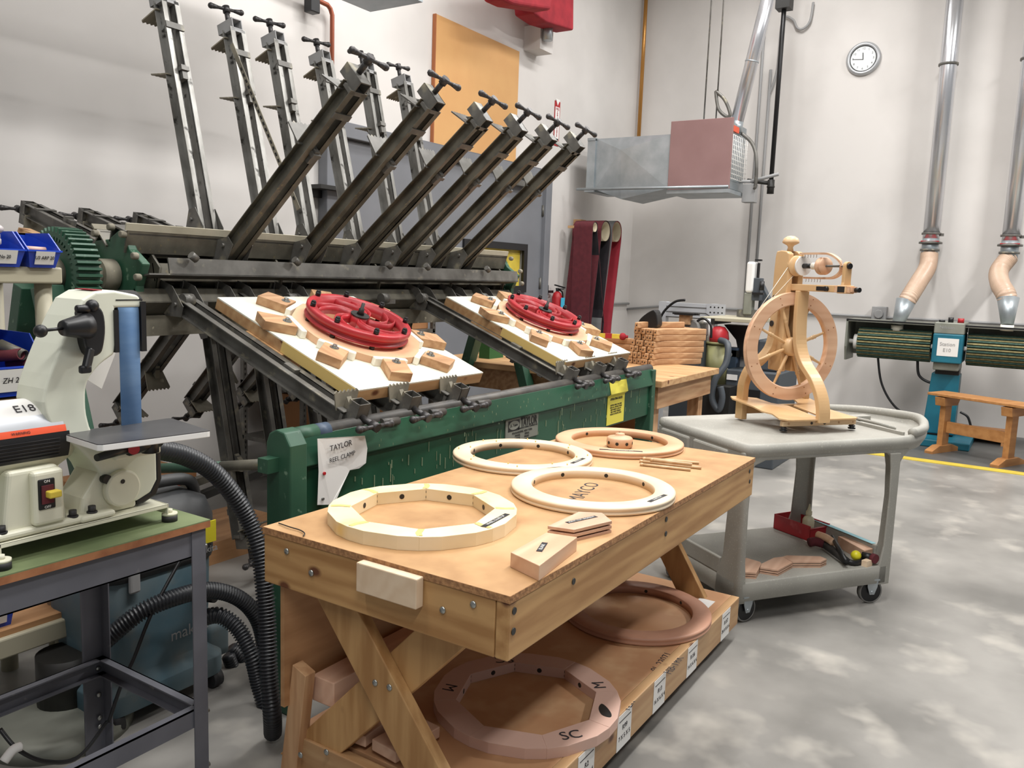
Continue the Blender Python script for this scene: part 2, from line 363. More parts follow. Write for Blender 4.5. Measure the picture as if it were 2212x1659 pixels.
# orange board above the door
p=[hy(937,33,YW),hy(1116,111,YW),hy(1113,360,YW),hy(930,312,YW)]
t=thing('plywood_board','orange painted board fixed to the white wall above the grey door','board',(p[0].x,YW-.03,p[3].z))
x0,x1=p[3].x,p[1].x; z0,z1=(p[2].z+p[3].z)/2-.02,(p[0].z+p[1].z)/2
B().box((x0,YW-.035,z0),(x1,YW-.004,z1)).obj('panel','orangeboard',t,world=True)
B().box((x0-.012,YW-.038,z0),(x0,YW-.004,z1)).box((x0-.012,YW-.038,z0-.012),(x1,YW-.004,z0)).obj('edging','boardedge',t,world=True)
# fire extinguisher sign
p=hy(1204,219,YW); q=hy(1207,317,YW); 
t=thing('fire_sign','red and white vertical FIRE EXTINGUISHER sign on wall between door and heater','sign',(p.x,YW-.01,q.z))
B().box((p.x-.06,YW-.006,q.z),(p.x+.06,YW-.001,p.z)).obj('sign_plate','red',t,world=True)
h=p.z-q.z; b=B(); b.box((p.x-.047,YW-.008,q.z+h*.13),(p.x+.047,YW-.006,q.z+h*.87))
for zz,s_ in ((q.z+h*.02,-1),(q.z+h*.9,1)):
    b._f([(p.x-.045,YW-.008,zz+(.07 if s_<0 else .07)),(p.x+.045,YW-.008,zz+.07),(p.x,YW-.008,zz)],[(0,1,2)])
b.obj('sign_field','white',t,world=True)
Mt=lambda x,y,z:Matrix.Translation((x,y,z))@Matrix.Rotation(R(90),4,'X')
text('FIRE',.04,'red',t,Mt(p.x,YW-.0095,q.z+h*.82),True)
for i,ch in enumerate('EXTINGUISHER'):
    text(ch,.042,'red',t,Mt(p.x,YW-.0095,q.z+h*(.75-.048*i)),True)
# fire extinguisher on the wall
c=hy(1203,652,YW-.1); 
t=thing('fire_extinguisher','small red fire extinguisher with a blue tag hanging on the wall','extinguisher',(c.x,YW-.1,c.z-.28))
zb=c.z-.28; X=c.x
B().lathe([(0,0),(.055,0),(.06,.02),(.06,.33),(.045,.38),(.02,.4),(0,.4)],(X,YW-.1,zb),n=20).obj('cylinder','red',t,world=True)
B().cyl((X,YW-.1,zb+.39),(X,YW-.1,zb+.44),.018).cb((X,YW-.13,zb+.46),(.03,.14,.015),Matrix.Rotation(R(12),4,'X')).cb((X,YW-.13,zb+.43),(.025,.1,.012)).obj('handle','black',t,world=True,bev=.003)
B().tube([(X,YW-.12,zb+.42),(X+.07,YW-.13,zb+.38),(X+.08,YW-.12,zb+.2),(X+.065,YW-.11,zb+.1)],.01,6,sub=6).obj('discharge_hose','black',t,world=True)
B().box((X-.03,YW-.175,zb+.1),(X+.05,YW-.168,zb+.33)).obj('inspection_tag','bluetag',t,world=True)
B().box((X-.13,YW-.04,zb+.36),(X-.1,YW-.001,zb+.47)).box((X-.13,YW-.06,zb+.38),(X-.02,YW-.04,zb+.41)).obj('wall_bracket','black',t,world=True)
# outlet
c=hy(1226,668,YW); t=thing('wall_outlet','grey double outlet box low on left wall beside the hanging sanding belts','outlet',(c.x,YW-.05,c.z-.07))
B().box((c.x-.09,YW-.055,c.z-.11),(c.x+.09,YW-.001,c.z+.1)).obj('outlet_box','steelpaint',t,world=True,bev=.006)
b=B(); [b.cyl((c.x+.03,YW-.06,c.z+q),(c.x+.03,YW-.054,c.z+q),.028,n=14) for q in (-.045,.045)]; b.obj('socket','paper',t,world=True)
# sanding belts on their rail
Y=YW-.35
t=thing('belt_rack','plain timber peg rail on the left wall that carries the wide sanding belts','rack',(hy(1250,480,YW).x,YW-.1,2.1))
zt=hy(1250,478,YW-.05).z; xa=hy(1248,480,YW-.05).x
B().box((xa-.02,YW-.1,zt-.16),(xa+.12,YW-.001,zt+.02)).obj('rail','pinex',t,world=True)
b=B()
belts=[('beltmaroon',1250,1302,(1236,712),(1290,700),'wide maroon sanding belt hanging leftmost on the wall','beltmaroon'),
       ('beltblack',1276,1325,(1275,712),(1308,705),'middle sanding belt with black grit and pale lining, hung on the wall','beltblack'),
       ('beltred',1312,1346,(1300,712),(1322,712),'rightmost sanding belt, bright red grit, hung in a long loop','beltred')]
for i,(ox,oy,r,bl,lab,outer,inner) in enumerate(((1286,491,.065,1286,'wide maroon sanding belt hanging leftmost on the wall','beltmaroon','beltblack'),
        (1309,500,.125,1286,'middle sanding belt with black lining and open pale core, hung on the wall','beltmaroon','beltblack'),
        (1333,501,.13,1308,'rightmost sanding belt, bright red inside, hung in a long loop','beltgrey','beltred'))):
    yf=YW-.44; yb=YW-(.06 if i else .2); o=hy(ox,oy,yf); cx,top=o.x,o.z+r; zb=.75
    xb=hy(bl,712,yf).x; w2=.14 if i else .2
    def prof(k):
        rr=r-k; P=[(xb+w2-k,zb),(xb+w2+.02-k,zb+.3),(cx+rr*.98,top-r*1.8)]
        P+=[(cx+rr*math.cos(a_),top-r+rr*math.sin(a_)) for a_ in [PI*q/14 for q in range(15)]]
        P+=[(cx-rr*.98,top-r*1.8),(xb-w2+.02+k,zb+.3),(xb-w2+k,zb)]; return P
    t=thing('sanding_belt',lab,'sanding belt',(cx,YW-.2,zb))
    for k,m_,nm in ((0,outer,'belt_outer'),(.006,inner,'belt_lining')):
        P=prof(k); n=len(P); vs=[]; bw=B()
        for x,z in P: vs+=[(x,yb,z),(x,yf,z)]
        bw._f(vs,[(2*q,2*q+1,2*q+3,2*q+2) for q in range(n-1)]+[(2*n-2,2*n-1,1,0)],False); bw.obj(nm,m_,t,world=True,solid=.004)
    B().lathe([(r-.012,0),(r-.016,0),(r-.016,yb-yf-.02),(r-.012,yb-yf-.02),(r-.012,0)],(cx,yf+.004,top-r),(0,1,0),28).obj('cardboard_core','beltback',t,world=True)
    B().box((cx-.02,yf+.1,top-r*.4-.05),(cx+.02,YW-.09,top-r*.4-.02)).obj('hang_peg','pinex',t,world=True)
# conduits on walls
t=B().tube([hx(1352,668,XW-.03)]+[(XW-.03,y,1.24) for y in (4.3,2,0,-2)],.016,8).obj('wall_conduit','steelpaint'); tag(t,'thin grey electrical conduit running level along right wall behind the machines','conduit')
t=B().tube([(hy(1235,668,YW-.03).x,YW-.03,1.24),(XW-.05,YW-.03,1.24)],.016,8).obj('wall_conduit','steelpaint'); tag(t,'short grey conduit from the outlet box to the room corner','conduit')
def vpipe(name,top,bot,r,m,X,lab,cat,lx=0,n=10):
    a=hx(top[0],top[1],X); b=hx(bot[0],bot[1],X); y=b.y
    zt=a.z+(.9 if top[1]<=0 else 0); o=B().cyl((X,y,b.z),(X,y,zt),r,n=n).obj(name,m); return tag(o,lab,cat)
vpipe('electrical_conduit',(1640,0),(1606,690),.018,'steelpaint',XW-.04,'left of two thin vertical grey conduits behind the heater','conduit')
vpipe('electrical_conduit',(1672,150),(1632,600),.018,'steelpaint',XW-.04,'right of two thin vertical grey conduits behind the heater','conduit')
c=hx(1672,150,XW-.04); 
o=B().tube([(XW-.04,hx(1632,600,XW-.04).y,c.z-.3),(XW-.04,hx(1640,600,XW-.04).y-.03,c.z),hx(1690,45,XW-.04),hx(1712,42,XW-.04),hx(1722,60,XW-.04),hx(1735,62,XW-.04),hx(1750,45,XW-.04),hx(1757,5,XW-.04)],.014,8,sub=6).obj('cable','steelpaint'); tag(o,'loose grey cable looping off the conduit top near the ceiling','cable')
# black gas pipe
X=9.9; a=hx(1686,0,X); b2=hx(1664,415,X)
t=thing('gas_pipe','black iron gas pipe dropping vertically beside the heater flue','pipe',(X,b2.y,b2.z))
B().cyl((X,b2.y,b2.z),(X,b2.y,a.z+.8),.026,n=12).obj('pipe','black',t,world=True)
B().cyl((X,b2.y,b2.z-.02),(X,b2.y,b2.z+.14),.04,n=12).cyl((X,b2.y,b2.z+.1),(X,b2.y+.28,b2.z+.14),.024,n=10).cb((X,b2.y,a.z-.05),(.16,.16,.12)).cyl((X,b2.y,b2.z+.05),(X,b2.y,b2.z+.07),.045,n=12).obj('pipe_fitting','dark',t,world=True,loose=True)
# brass pipe near corner and copper sprinkler pipe
a=hx(1393,0,XW-.1); bz=hx(1380,290,XW-.1)
o=B().cyl((XW-.1,bz.y,3.45),(XW-.1,bz.y,6.1),.025,n=14).obj('brass_pipe','brass'); tag(o,'shiny brass coloured pipe rising beside the room corner','pipe')
t=thing('copper_pipe','brownish copper water pipe with black valve on left wall','pipe',(hy(715,300,YW-.06).x,YW-.06,1))
x=hy(716,300,YW-.06).x; z1=hy(716,14,YW-.06).z
B().tube([(x,YW-.06,.9),(x,YW-.06,z1-.06),(x-.02,YW-.06,z1-.02),(x-.05,YW-.06,z1)]+[(x-1.2,YW-.06,z1+.06)],.018,10).obj('pipe','copper',t,world=True)
c=hy(672,15,YW-.08); B().cb((c.x,YW-.09,c.z+.02),(.09,.08,.13)).obj('valve_body','black',t,world=True,bev=.008)
c=hy(712,408,YW-.08); B().cb((c.x-.02,YW-.1,c.z),(.34,.16,.03)).cb((c.x-.02,YW-.03,c.z-.04),(.34,.03,.07)).obj('wall_shelf','dark',t,world=True)
# red fabric at the top
t=thing('red_cloth','red cloth bundle hanging near the ceiling at the top of the wall','cloth',hy(1150,60,YW-.3))
P=[(1045,-60),(1060,12),(1095,20),(1160,55),(1185,62),(1218,69),(1219,-60)]
Fy=lambda yy:(lambda a,b,t:(lambda q:(q.x,t,q.z))(hy(a,b,yy)))
bm=B(); bm.prism([(hy(a,b,YW-.5).x,hy(a,b,YW-.5).z) for a,b in [(1045,-70),(1060,2),(1087,14),(1168,26),(1180,-70)]],YW-.62,YW-.42,lambda a,b,t:(a,t,b)); bm.obj('front_fold','redcloth',t,world=True,bev=.03,seg=3)
bm=B(); bm.prism([(hy(a,b,YW-.3).x,hy(a,b,YW-.3).z) for a,b in [(1120,-70),(1130,32),(1160,52),(1218,69),(1219,-70)]],YW-.42,YW-.2,lambda a,b,t:(a,t,b)); bm.obj('back_fold','redcloth',t,world=True,bev=.02,seg=3)
c=hy(1160,90,YW-.1); t=thing('wall_duct','small white boxed duct stub under the red cloth','duct',(c.x,YW-.05,c.z)); B().box((c.x-.1,YW-.2,c.z-.1),(c.x+.16,YW-.001,c.z+.14)).obj('duct_box','wallwhite',t,world=True); B().cyl((c.x-.05,YW-.26,c.z-.02),(c.x-.05,YW-.26,c.z+.14),.05,n=12).obj('duct_pipe','galv',t,world=True)
# overhead galvanised duct just at the top edge
c=[None,hz(800,26,3.3)]
t=thing('overhead_duct','grey sheet metal duct overhead at the top edge of the view','duct',(c[1].x,c[1].y,3.3))
B().box((-1.0,c[1].y-.45,3.3),(c[1].x,c[1].y,3.72)).obj('duct_body','galv',t,world=True)
for x in (1.5,4.0): B().cyl((x,c[1].y-.2,3.7),(x,c[1].y-.2,6.2),.008,n=6).obj('hanger_rod','steel',t,world=True)
# ---------------------------------------------------------------- heater
t=thing('unit_heater','suspended gas unit heater with mauve side panel and galvanised duct near the ceiling','heater',(9.0,3.4,2.57))
X=8.75
A=[hx(1450,262,X),hx(1585,253,X),hx(1578,412,X),hx(1443,406,X)]
y0,y1=A[1].y,A[0].y; z0=(A[2].z+A[3].z)/2; z1=(A[0].z+A[1].z)/2
B().box((X,y0,z0),(X+.025,y1,z1)).obj('side_panel','mauve',t,world=True,bev=.004)
b=B(); b.box((X+.025,y0+.05,z0+.02),(X+.62,y1,z1-.02)); b.obj('heater_case','galv',t,world=True,bev=.004)
b=B()
for k in range(9): b.cyl((X+.08+.06*k,y0+.015,z0+.12),(X+.08+.06*k,y0+.015,z1-.16),.004,n=5)
for k in range(10): b.cyl((X+.05,y0+.02,z0+.12+.05*k),(X+.6,y0+.02,z0+.12+.05*k),.004,n=5)
b.obj('fan_guard','paper',t,world=True)
B().box((X+.1,y0+.03,z1-.12),(X+.3,y0+.049,z1-.06)).obj('warning_label','orange',t,world=True)
# tapering duct
D=[hx(1289,292,X+.02),hx(1449,290,X+.02),hx(1443,403,X+.02),hx(1284,405,X+.02),hx(1285,425,X+.02)]
yL=D[0].y; zt=D[1].z; zb=D[3].z-.1
b=B(); xf=X+.02; xb=X+.62
zlb=D[3].z-.02; C_=hx(1345,325,xf-.0); zhb=z0+.02; Bm=hx(1345,440,xf-.1)
v=[(xf,y1,zt),(xb,y1,zt),(xb,y1,zhb),(xf,y1,zhb),(xf,yL,zt),(xb,yL,zt),(xb,yL,zlb),(xf,yL,zlb),(xf-.045,C_.y,C_.z),(xf-.02,(yL+y1)/2+.1,zlb-.12),(xb,(yL+y1)/2+.1,zlb-.12)]
b._f(v,[(0,4,5,1),(1,5,6,10,2),(0,3,8),(4,0,8),(7,4,8),(7,8,9),(9,8,3),(3,9,10,2),(7,9,10,6)])
b.obj('duct','galv',t,world=True)
b=B(); b.box((xf-.03,yL,zt-.02),(xb,yL+.1,zt+.01)); b.box((xf-.02,yL,zlb),(xf-.0,yL+.1,zt)); b.box((xf-.02,yL,zlb-.03),(xb,yL+.12,zlb)); b.obj('duct_flange','galv',t,world=True)
b=B(); b.cyl((xf-.15,yL+.15,z0+.02),(xf-.04,y0-.0,z0+.02),.016,n=8); b.box((X-.02,y0,z0-.04),(X+.62,y1,z0)); b.obj('support_tube','galv',t,world=True)
b=B()
for px in (1520,1546): 
    q=hx(px+1,250,X+.3); b.cyl((X+.3,q.y,q.z-.05),(X+.3,q.y,6.2),.008,n=6)
b.obj('hanging_rod','steel',t,world=True)
b=B().tube([hx(1546,197,X+.3),hx(1552,235,X+.3),hx(1570,252,X+.3),hx(1577,245,X+.3),hx(1565,215,X+.3),hx(1546,197,X+.3)],.018,8,sub=6).tube([hx(1602,288,X+.4),hx(1625,310,X+.4),hx(1634,345,X+.4),hx(1632,400,X+.4),hx(1628,405,X+.4)],.02,8,sub=6); b.obj('flexible_cable','steel',t,world=True)
q=hx(1620,418,X+.5); b=B(); b.cb((q.x,q.y,q.z),(.12,.14,.2)); b.cyl((q.x,q.y+.0,q.z+.13),(q.x,q.y-.3,q.z+.2),.02,n=8); b.cyl((q.x-.05,q.y+.3,q.z+.13),(q.x,q.y,q.z+.13),.02,n=8); b.obj('junction_box','steelpaint',t,world=True,bev=.006)
# flue
a=hx(1592,262,X+.35); c=hx(1660,-8,X+.35)
t=thing('flue_pipe','shiny round metal flue rising at a slant from the heater to the ceiling','flue pipe',a)
d=(c-a)
B().cyl(a,a+d*1.5,.07,n=24).obj('pipe','shiny',t,world=True)
b=B(); b.cyl(a+Vector((0,0,-.12)),a,.06,.07,n=20); b.cyl(a+d*.48,a+d*.49,.074,n=24); b.obj('collar','galv',t,world=True)
# clock
c=hx(1865,127,XW-.02); 
F=Matrix(((0,0,-1,XW-.0),(-1,0,0,c.y),(0,1,0,c.z),(0,0,0,1)))  # local x -> -Y, y -> Z, z -> -X
t=thing('wall_clock','round wall clock with a silver rim showing quarter to twelve','clock',F)
B().lathe([(0,0),(.185,0),(.19,.02),(.175,.045),(.15,.05),(.145,.03),(0,.03)],n=48).obj('rim','silver',t)
B().lathe([(.138,.03),(.146,.03),(.146,.038),(.138,.038),(.138,.03)],n=48).obj('inner_ring','black',t)
B().cyl((0,0,.03),(0,0,.032),.14,n=48).obj('dial','clockface',t)
for k in range(1,13):
    a=R(90-30*k); text(str(k),.034,'dark',t,Matrix.Translation((.112*math.cos(a),.112*math.sin(a),.0325)),name='numeral')
B().beam((0,-.01,.035),(-.115,.0,.035),.006,.002,(0,0,1)).obj('minute_hand','black',t)
B().beam((0,-.01,.037),(-.006,.065,.037),.009,.002,(0,0,1)).obj('hour_hand','black',t)
# ---------------------------------------------------------------- dust ducts
for i,(px,lab) in enumerate(((2011,'left tall shiny dust duct on the right wall'),(2183,'right tall shiny dust duct cut by view edge'))):
    X=10.4; q=hx(px,515+5*i,X); zt=6.1; y=q.y; zb=q.z
    t=thing('dust_duct',lab+' with tan hose','duct',(X,y,zb-.95),group='dust ducts over the drum sander')
    B().cyl((X,y,zb),(X,y,zt),.085,n=28).obj('pipe','shiny',t,world=True)
    b=B()
    for z in (zb+.04,zb-.14,zb+1.85): b.lathe([(.086,0),(.1,.0),(.1,.022),(.086,.022)],(X,y,z),n=24)
    b.lathe([(.088,0),(.12,.0),(.12,.02),(.088,.03)],(X,y,zb-.06),n=24); b.cb((X,y-.1,zb+.04),(.03,.05,.03)); b.obj('clamp_band','steel',t,world=True,loose=True)
    B().cyl((X,y,zb-.2),(X,y,zb),.085,n=24).obj('blast_gate','galv',t,world=True)
    B().box((X-.09,y-.09,zb-.04),(X+.09,y+.09,zb-.03)).obj('gate_plate','red',t,world=True)
    e=hx((1957,2178)[i],(650,645)[i],9.72); 
    m1=hx((2003,2158)[i],(578,585)[i],10.25); m2=hx((1984,2160)[i],(610,612)[i],9.95); pts=[(X,y,zb-.18),m1,m2,(e.x+.02,e.y-(.03,-.03)[i],e.z+.05),(e.x,e.y,e.z-.02)]
    B().hose(pts,.088,.02,20,amp=.045).obj('flexible_hose','clearhose',t,world=True)
    f=Vector(e)+Vector((-.08,(.05,-.02)[i],-.26)); B().cyl(e,f,.1,.055,n=24).obj('reducer_cone','galv',t,world=True)
    B().cyl(f,f+Vector((0,0,-.06)),.06,n=20).obj('hose_port','nylon',t,world=True)
# conduit box by drum sander
c=hx(1900,678,XW-.05); t=tag(B().cb((XW-.05,c.y,c.z),(.1,.16,.17)).cyl((XW-.1,c.y,c.z),(XW-.13,c.y,c.z),.05,n=12).obj('switch_box','steelpaint',bev=.006),'small grey switch box on the wall above the drum sander','switch box')
# ---------------------------------------------------------------- double drum sander
X=9.65
zc=hx(1860,738,X).z; yL=hx(1856,738,X).y; yA=hx(2018,760,X).y; yB=hx(2082,765,X).y
t=thing('drum_sander','large double ended flap drum sander, teal column, green and tan drums','drum sander',(X,(yA+yB)/2,0))
def drum(y0,y1,nm):
    b=B(); n=38; 
    for k in range(n):
        a=2*PI*k/n; r0=.08; r1=.165
        T=Matrix.Translation((X,y0,zc))@Matrix.Rotation(a,4,'Y')
        b.mi=0 if k%2 else 1
        b.box((-.008,0,r0),(.008,y1-y0,r1-(.006 if k%2 else 0)),T)
    b.mi=1; b.cyl((X,y0+.01,zc),(X,y1-.01,zc),.13,n=24)
    return b.obj(nm,['sandtan','sandgreen'],t,world=True)
drum(yA+.03,yL,'flap_drum'); drum(-.35,yB-.03,'flap_drum')
B().cyl((X,yL,zc),(X,yL+.05,zc),.08,n=20).cyl((X,-.4,zc),(X,yL+.1,zc),.025,n=12).obj('spindle','paper',t,world=True)
zt=hx(1850,691,X-.0).z
b=B()
for ya,ybb in ((yA,yL+.12),(-.45,yB)):
    b.box((X-.16,ya,zt-.01),(X+.28,ybb,zt+.01)); b.box((X+.26,ya,zc-.15),(X+.28,ybb,zt)); 
b.box((X-.16,yL+.1,zc-.05),(X+.28,yL+.12,zt)); b.prism([(X-.1,zc-.2),(X+.28,zc-.2),(X+.28,zc-.05),(X-.16,zc-.05)],yL+.1,yL+.12,lambda a,b_,tt:(a,tt,b_))
b.obj('hood','duststeel',t,world=True)
B().box((X-.165,-.45,zt-.0),(X-.15,yL+.12,zt+.015)).obj('hood_edge','black',t,world=True)
zbx=hx(2050,785,X-.25).z; ztx=hx(2050,697,X-.25).z; zm=hx(2050,722,X-.25).z
B().box((X-.25,yB,zbx),(X+.25,yA,zm)).obj('motor_cover','teal',t,world=True,bev=.01)
B().box((X-.24,yB,zm),(X+.25,yA,ztx)).box((X-.2,yB+.02,zbx-.08),(X+.2,yA-.02,zbx)).obj('control_box','duststeel',t,world=True,bev=.01,loose=True)
yc=(yA+yB)/2
b=B(); b.cyl((X-.15,yc+.08,ztx),(X-.15,yc+.08,ztx+.02),.03,n=12); b.cyl((X-.15,yc,ztx),(X-.15,yc,ztx+.05),.025,n=12); b.obj('button','black',t,world=True)
B().cyl((X-.15,yc-.09,ztx),(X-.15,yc-.09,ztx+.045),.03,n=12).obj('stop_button','red',t,world=True)
B().box((X-.253,yc-.1,zbx+.07),(X-.25,yc+.09,zbx+.25)).obj('paper_notice','paper',t,world=True)
Fx=lambda x,y,z:Matrix(((0,0,-1,x),(-1,0,0,y),(0,1,0,z),(0,0,0,1)))
text('Station',.05,'steelpaint',t,Fx(X-.2545,yc,zbx+.19),True); text('E10',.05,'steelpaint',t,Fx(X-.2545,yc,zbx+.13),True)
text('Nilsson',.045,'steelpaint',t,Fx(X-.2415,yc+.02,ztx-.05),True)
b=B(); w1=.14; b.prism([(yc-.13,.1),(yc+.17,.1),(yc+.13,zbx-.12),(yc-.13,zbx-.12)],X-.1,X+.12,lambda a,z,q:(q,a,z)); b.obj('column','teal',t,world=True,bev=.01)
B().box((X-.1,yc-.12,zbx-.13),(X+.1,yc+.1,zbx-.07)).obj('column_neck','black',t,world=True)
B().box((X-.4,yc-.3,.005),(X+.35,yc+.42,.08)).obj('base_plate','teal',t,world=True,bev=.01)
B().tube([hx(1896,768,X),hx(1905,830,X),hx(1935,880,X),hx(1985,910,X),hx(2020,930,X)],.012,8,sub=8).tube([hx(1982,780,X),hx(1985,810,X),hx(2005,825,X),hx(2030,828,X)],.014,8,sub=8).tube([hx(2074,890,X),hx(2090,900,X),hx(2097,920,X)],.012,8,sub=6).obj('power_cable','black',t,world=True)
# trestle bench
fl=hz(2020,978,0); fr=hz(2162,1008,0)
t=thing('trestle_bench','small oak coloured trestle bench standing in front of the teal drum sander','bench',Matrix.Translation((fl.x,fl.y,0))@Matrix.Rotation(math.atan2(fl.x-fr.x,fr.y-fl.y)+PI,4,'Z') if 0 else frame((fl.x,fl.y,0),(fr-fl),Vector((0,0,1)).cross(fr-fl)))
L=(fr-fl).length; H=hx(2030,850,fl.x).z
B().box((-.13,-.02,H-.026),(1.5,.27,H)).obj('bench_top','oak',t,bev=.005)
for k,xx in enumerate((0,L,)):
    b=B(); b.box((xx-.028,.05,.05),(xx+.028,.16,H-.1)); b.obj('upright','oak',t,bev=.004)
    b=B(); b.prism([(-.12,0),(.36,0),(.36,.03),(.22,.075),(.0,.075),(-.12,.03)],xx-.04,xx+.04,lambda a,z,q:(q,a,z)); b.obj('foot','oak',t,bev=.004)
    b=B(); b.prism([(.0,H-.12),(.22,H-.12),(.27,H-.035),(-.02,H-.035)],xx-.05,xx+.05,lambda a,z,q:(q,a,z)); b.obj('top_block','oak',t,bev=.004)
B().box((.03,.09,.2),(L-.03,.13,.31)).obj('stretcher','oak',t,bev=.004)
q=hz(2085,950,0); o=B().box((q.x+.05,q.y-.42,0),(q.x+.35,q.y+.1,.08)).obj('dark_tray','black'); tag(o,'low black tray on floor under the trestle bench','tray')
o=B().cb((q.x-.05,q.y-.1,.14),(.3,.62,.02)).cb((q.x-.18,q.y+.18,.07),(.05,.06,.14)).cb((q.x-.05,q.y-.36,.065),(.24,.05,.13)).obj('step_board','workshopboard'); tag(o,'low wooden step board standing behind the trestle bench stretcher','step')
# ================================================================ reel clamp machine
AY,AZ=3.43,1.53
X0,X1=2.25,5.08
mach=thing('clamp_carrier','large rotating reel clamp machine with steel clamp arms and green front panel','clamp machine',Matrix.Translation((3.6,AY,0)))
def mpart(b,n,m,**k): return b.obj(n,m,mach,world=True,**k)
# hexagonal reel beams: angles between the clamp rows
def secT(phi,x=0): # local y radial, x along machine
    return Matrix.Translation((x,AY,AZ))@Matrix.Rotation(R(phi),4,'X')
PH=dict(low=201.0,up=139.7,top=76,back=15.4,bback=-43,bot=-102)
for a in (169.5,106.5,45.5,-13,-72,-130):
    b=B(secT(a))
    if a==169.5: b.box((X0,.21,-.045),(X1,.218,.03)); b.box((X0-.1,.12,.024),(X1,.218,.031))
    else:
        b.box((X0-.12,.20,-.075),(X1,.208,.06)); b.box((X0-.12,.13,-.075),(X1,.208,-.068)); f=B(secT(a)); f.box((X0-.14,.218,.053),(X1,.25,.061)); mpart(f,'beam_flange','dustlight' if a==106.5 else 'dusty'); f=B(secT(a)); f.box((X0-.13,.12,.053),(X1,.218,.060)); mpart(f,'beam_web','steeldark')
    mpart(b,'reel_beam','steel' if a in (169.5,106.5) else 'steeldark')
b=B()
b.cyl((X0-.2,AY,AZ),(X1+.25,AY,AZ),.045,n=20)
for a in range(6): 
    T=secT(169.5+60*a); b.box((X0,.1,-.04),(X1,.107,.04),T)
mpart(b,'main_shaft','steeldark')
b=B()
for x in (2.25,2.95,3.7,4.4,5.02): b.cyl((x,AY,AZ),(x+.012,AY,AZ),.15,n=6)
mpart(b,'reel_spider','steeldark',loose=True)
# end plates and hardware
for xx,s in ((X0-.1,-1),(X1+.03,1)):
    b=B(); b.prism([(.2*math.cos(R(30*k+15))*(1.05 if k%2 else .8),.2*math.sin(R(30*k+15))*(1.05 if k%2 else .8)) for k in range(12)],xx-.02,xx+.02,lambda p,q,t:(t,AY+p,AZ+q)); mpart(b,'end_plate','green',bev=.006)
    b=B(); 
    for k in range(6):
        T=secT(169.5+60*k); xs=xx-.03 if s<0 else xx+.03
        b.cb((xs,.19,0),(.03,.075,.12),T); b.cb((xs+s*.02,.165,.06),(.025,.05,.1),T); b.cb((xs+s*.02,.165,-.07),(.025,.06,.07),T)
        b.cyl(T@Vector((xs,.2,.04)),T@Vector((xs+s*.028,.2,.04)),.016,n=8); b.cyl(T@Vector((xs,.2,-.05)),T@Vector((xs+s*.028,.2,-.05)),.016,n=8)
    mpart(b,'chain_link','dusty',bev=.005,loose=True)
b=B(); b.cyl((X0-.13,AY,AZ),(X0-.2,AY,AZ),.07,n=24); b.cyl((X0-.2,AY,AZ),(X0-.27,AY,AZ),.05,n=24); mpart(b,'hub','dusty')
b=B(); b.cyl((X1+.05,AY,AZ),(X1+.2,AY,AZ),.05,.035,n=20); mpart(b,'hub','steelpaint')
# drive gear
gx=1.86
b=B(); n=44; pts=[]
for k in range(n):
    for f,r in ((-.32,.172),(-.18,.192),(.18,.192),(.32,.172)):
        a=2*PI*(k+f)/n; pts.append((r*math.cos(a),r*math.sin(a)))
m_=len(pts); rin=.145
vs=[(gx,AY+a,AZ+c) for a,c in pts]+[(gx+.1,AY+a,AZ+c) for a,c in pts]
vi=[(gx,AY+a*rin/.182,AZ+c*rin/.182) for a,c in pts]+[(gx+.02,AY+a*.14/.182,AZ+c*.14/.182) for a,c in pts]
V=vs+vi; fs=[]
for i in range(m_):
    j=(i+1)%m_; fs+=[(i,j,m_+j,m_+i),(2*m_+i,2*m_+j,j,i),(3*m_+i,3*m_+j,2*m_+j,2*m_+i)]
fs.append(tuple(range(3*m_,4*m_)))
b._f(V,fs); b._f([V[m_+i] for i in range(m_)],[tuple(range(m_))])
mpart(b,'drive_gear','green')
b=B(); b.cyl((gx-.03,AY,AZ),(gx+.02,AY,AZ),.065,n=24); b.cyl((gx-.05,AY,AZ),(gx-.03,AY,AZ),.035,n=20); mpart(b,'gear_hub','dusty')
b=B(); b.cyl((gx+.1,AY,AZ),(X0-.24,AY,AZ),.045,n=20); mpart(b,'bearing_sleeve','steelpaint')
b=B(); b.box((gx+.1,AY-.1,AZ-.13),(X0-.2,AY+.1,AZ-.09)); b.cb((gx+.2,AY-.06,AZ-.08),(.04,.04,.03)); mpart(b,'bearing_block','dark',bev=.004)
b=B(); n=20; b.cyl((gx+.02,AY+.17,AZ-.27),(gx+.08,AY+.17,AZ-.27),.1,n=30); b.cyl((gx+.08,AY+.17,AZ-.27),(gx+.2,AY+.17,AZ-.27),.05,n=16); mpart(b,'pinion_gear','green')
# A frames
for xx in (5.13,1.80):
    for ye,nm in ((AY+.52,1),(AY-.55,1)):
        b=B(); b.beam((xx,AY+(ye-AY)*.12,AZ-.05),(xx,ye,.0),.07,.1,(1,0,0)); mpart(b,'frame_leg','green',bev=.004)
    b=B(); b.box((xx-.04,AY-.6,0),(xx+.04,AY+.6,.05)); b.box((xx-.03,AY-.4,.5),(xx+.03,AY+.4,.58)); mpart(b,'frame_crossbar','green')
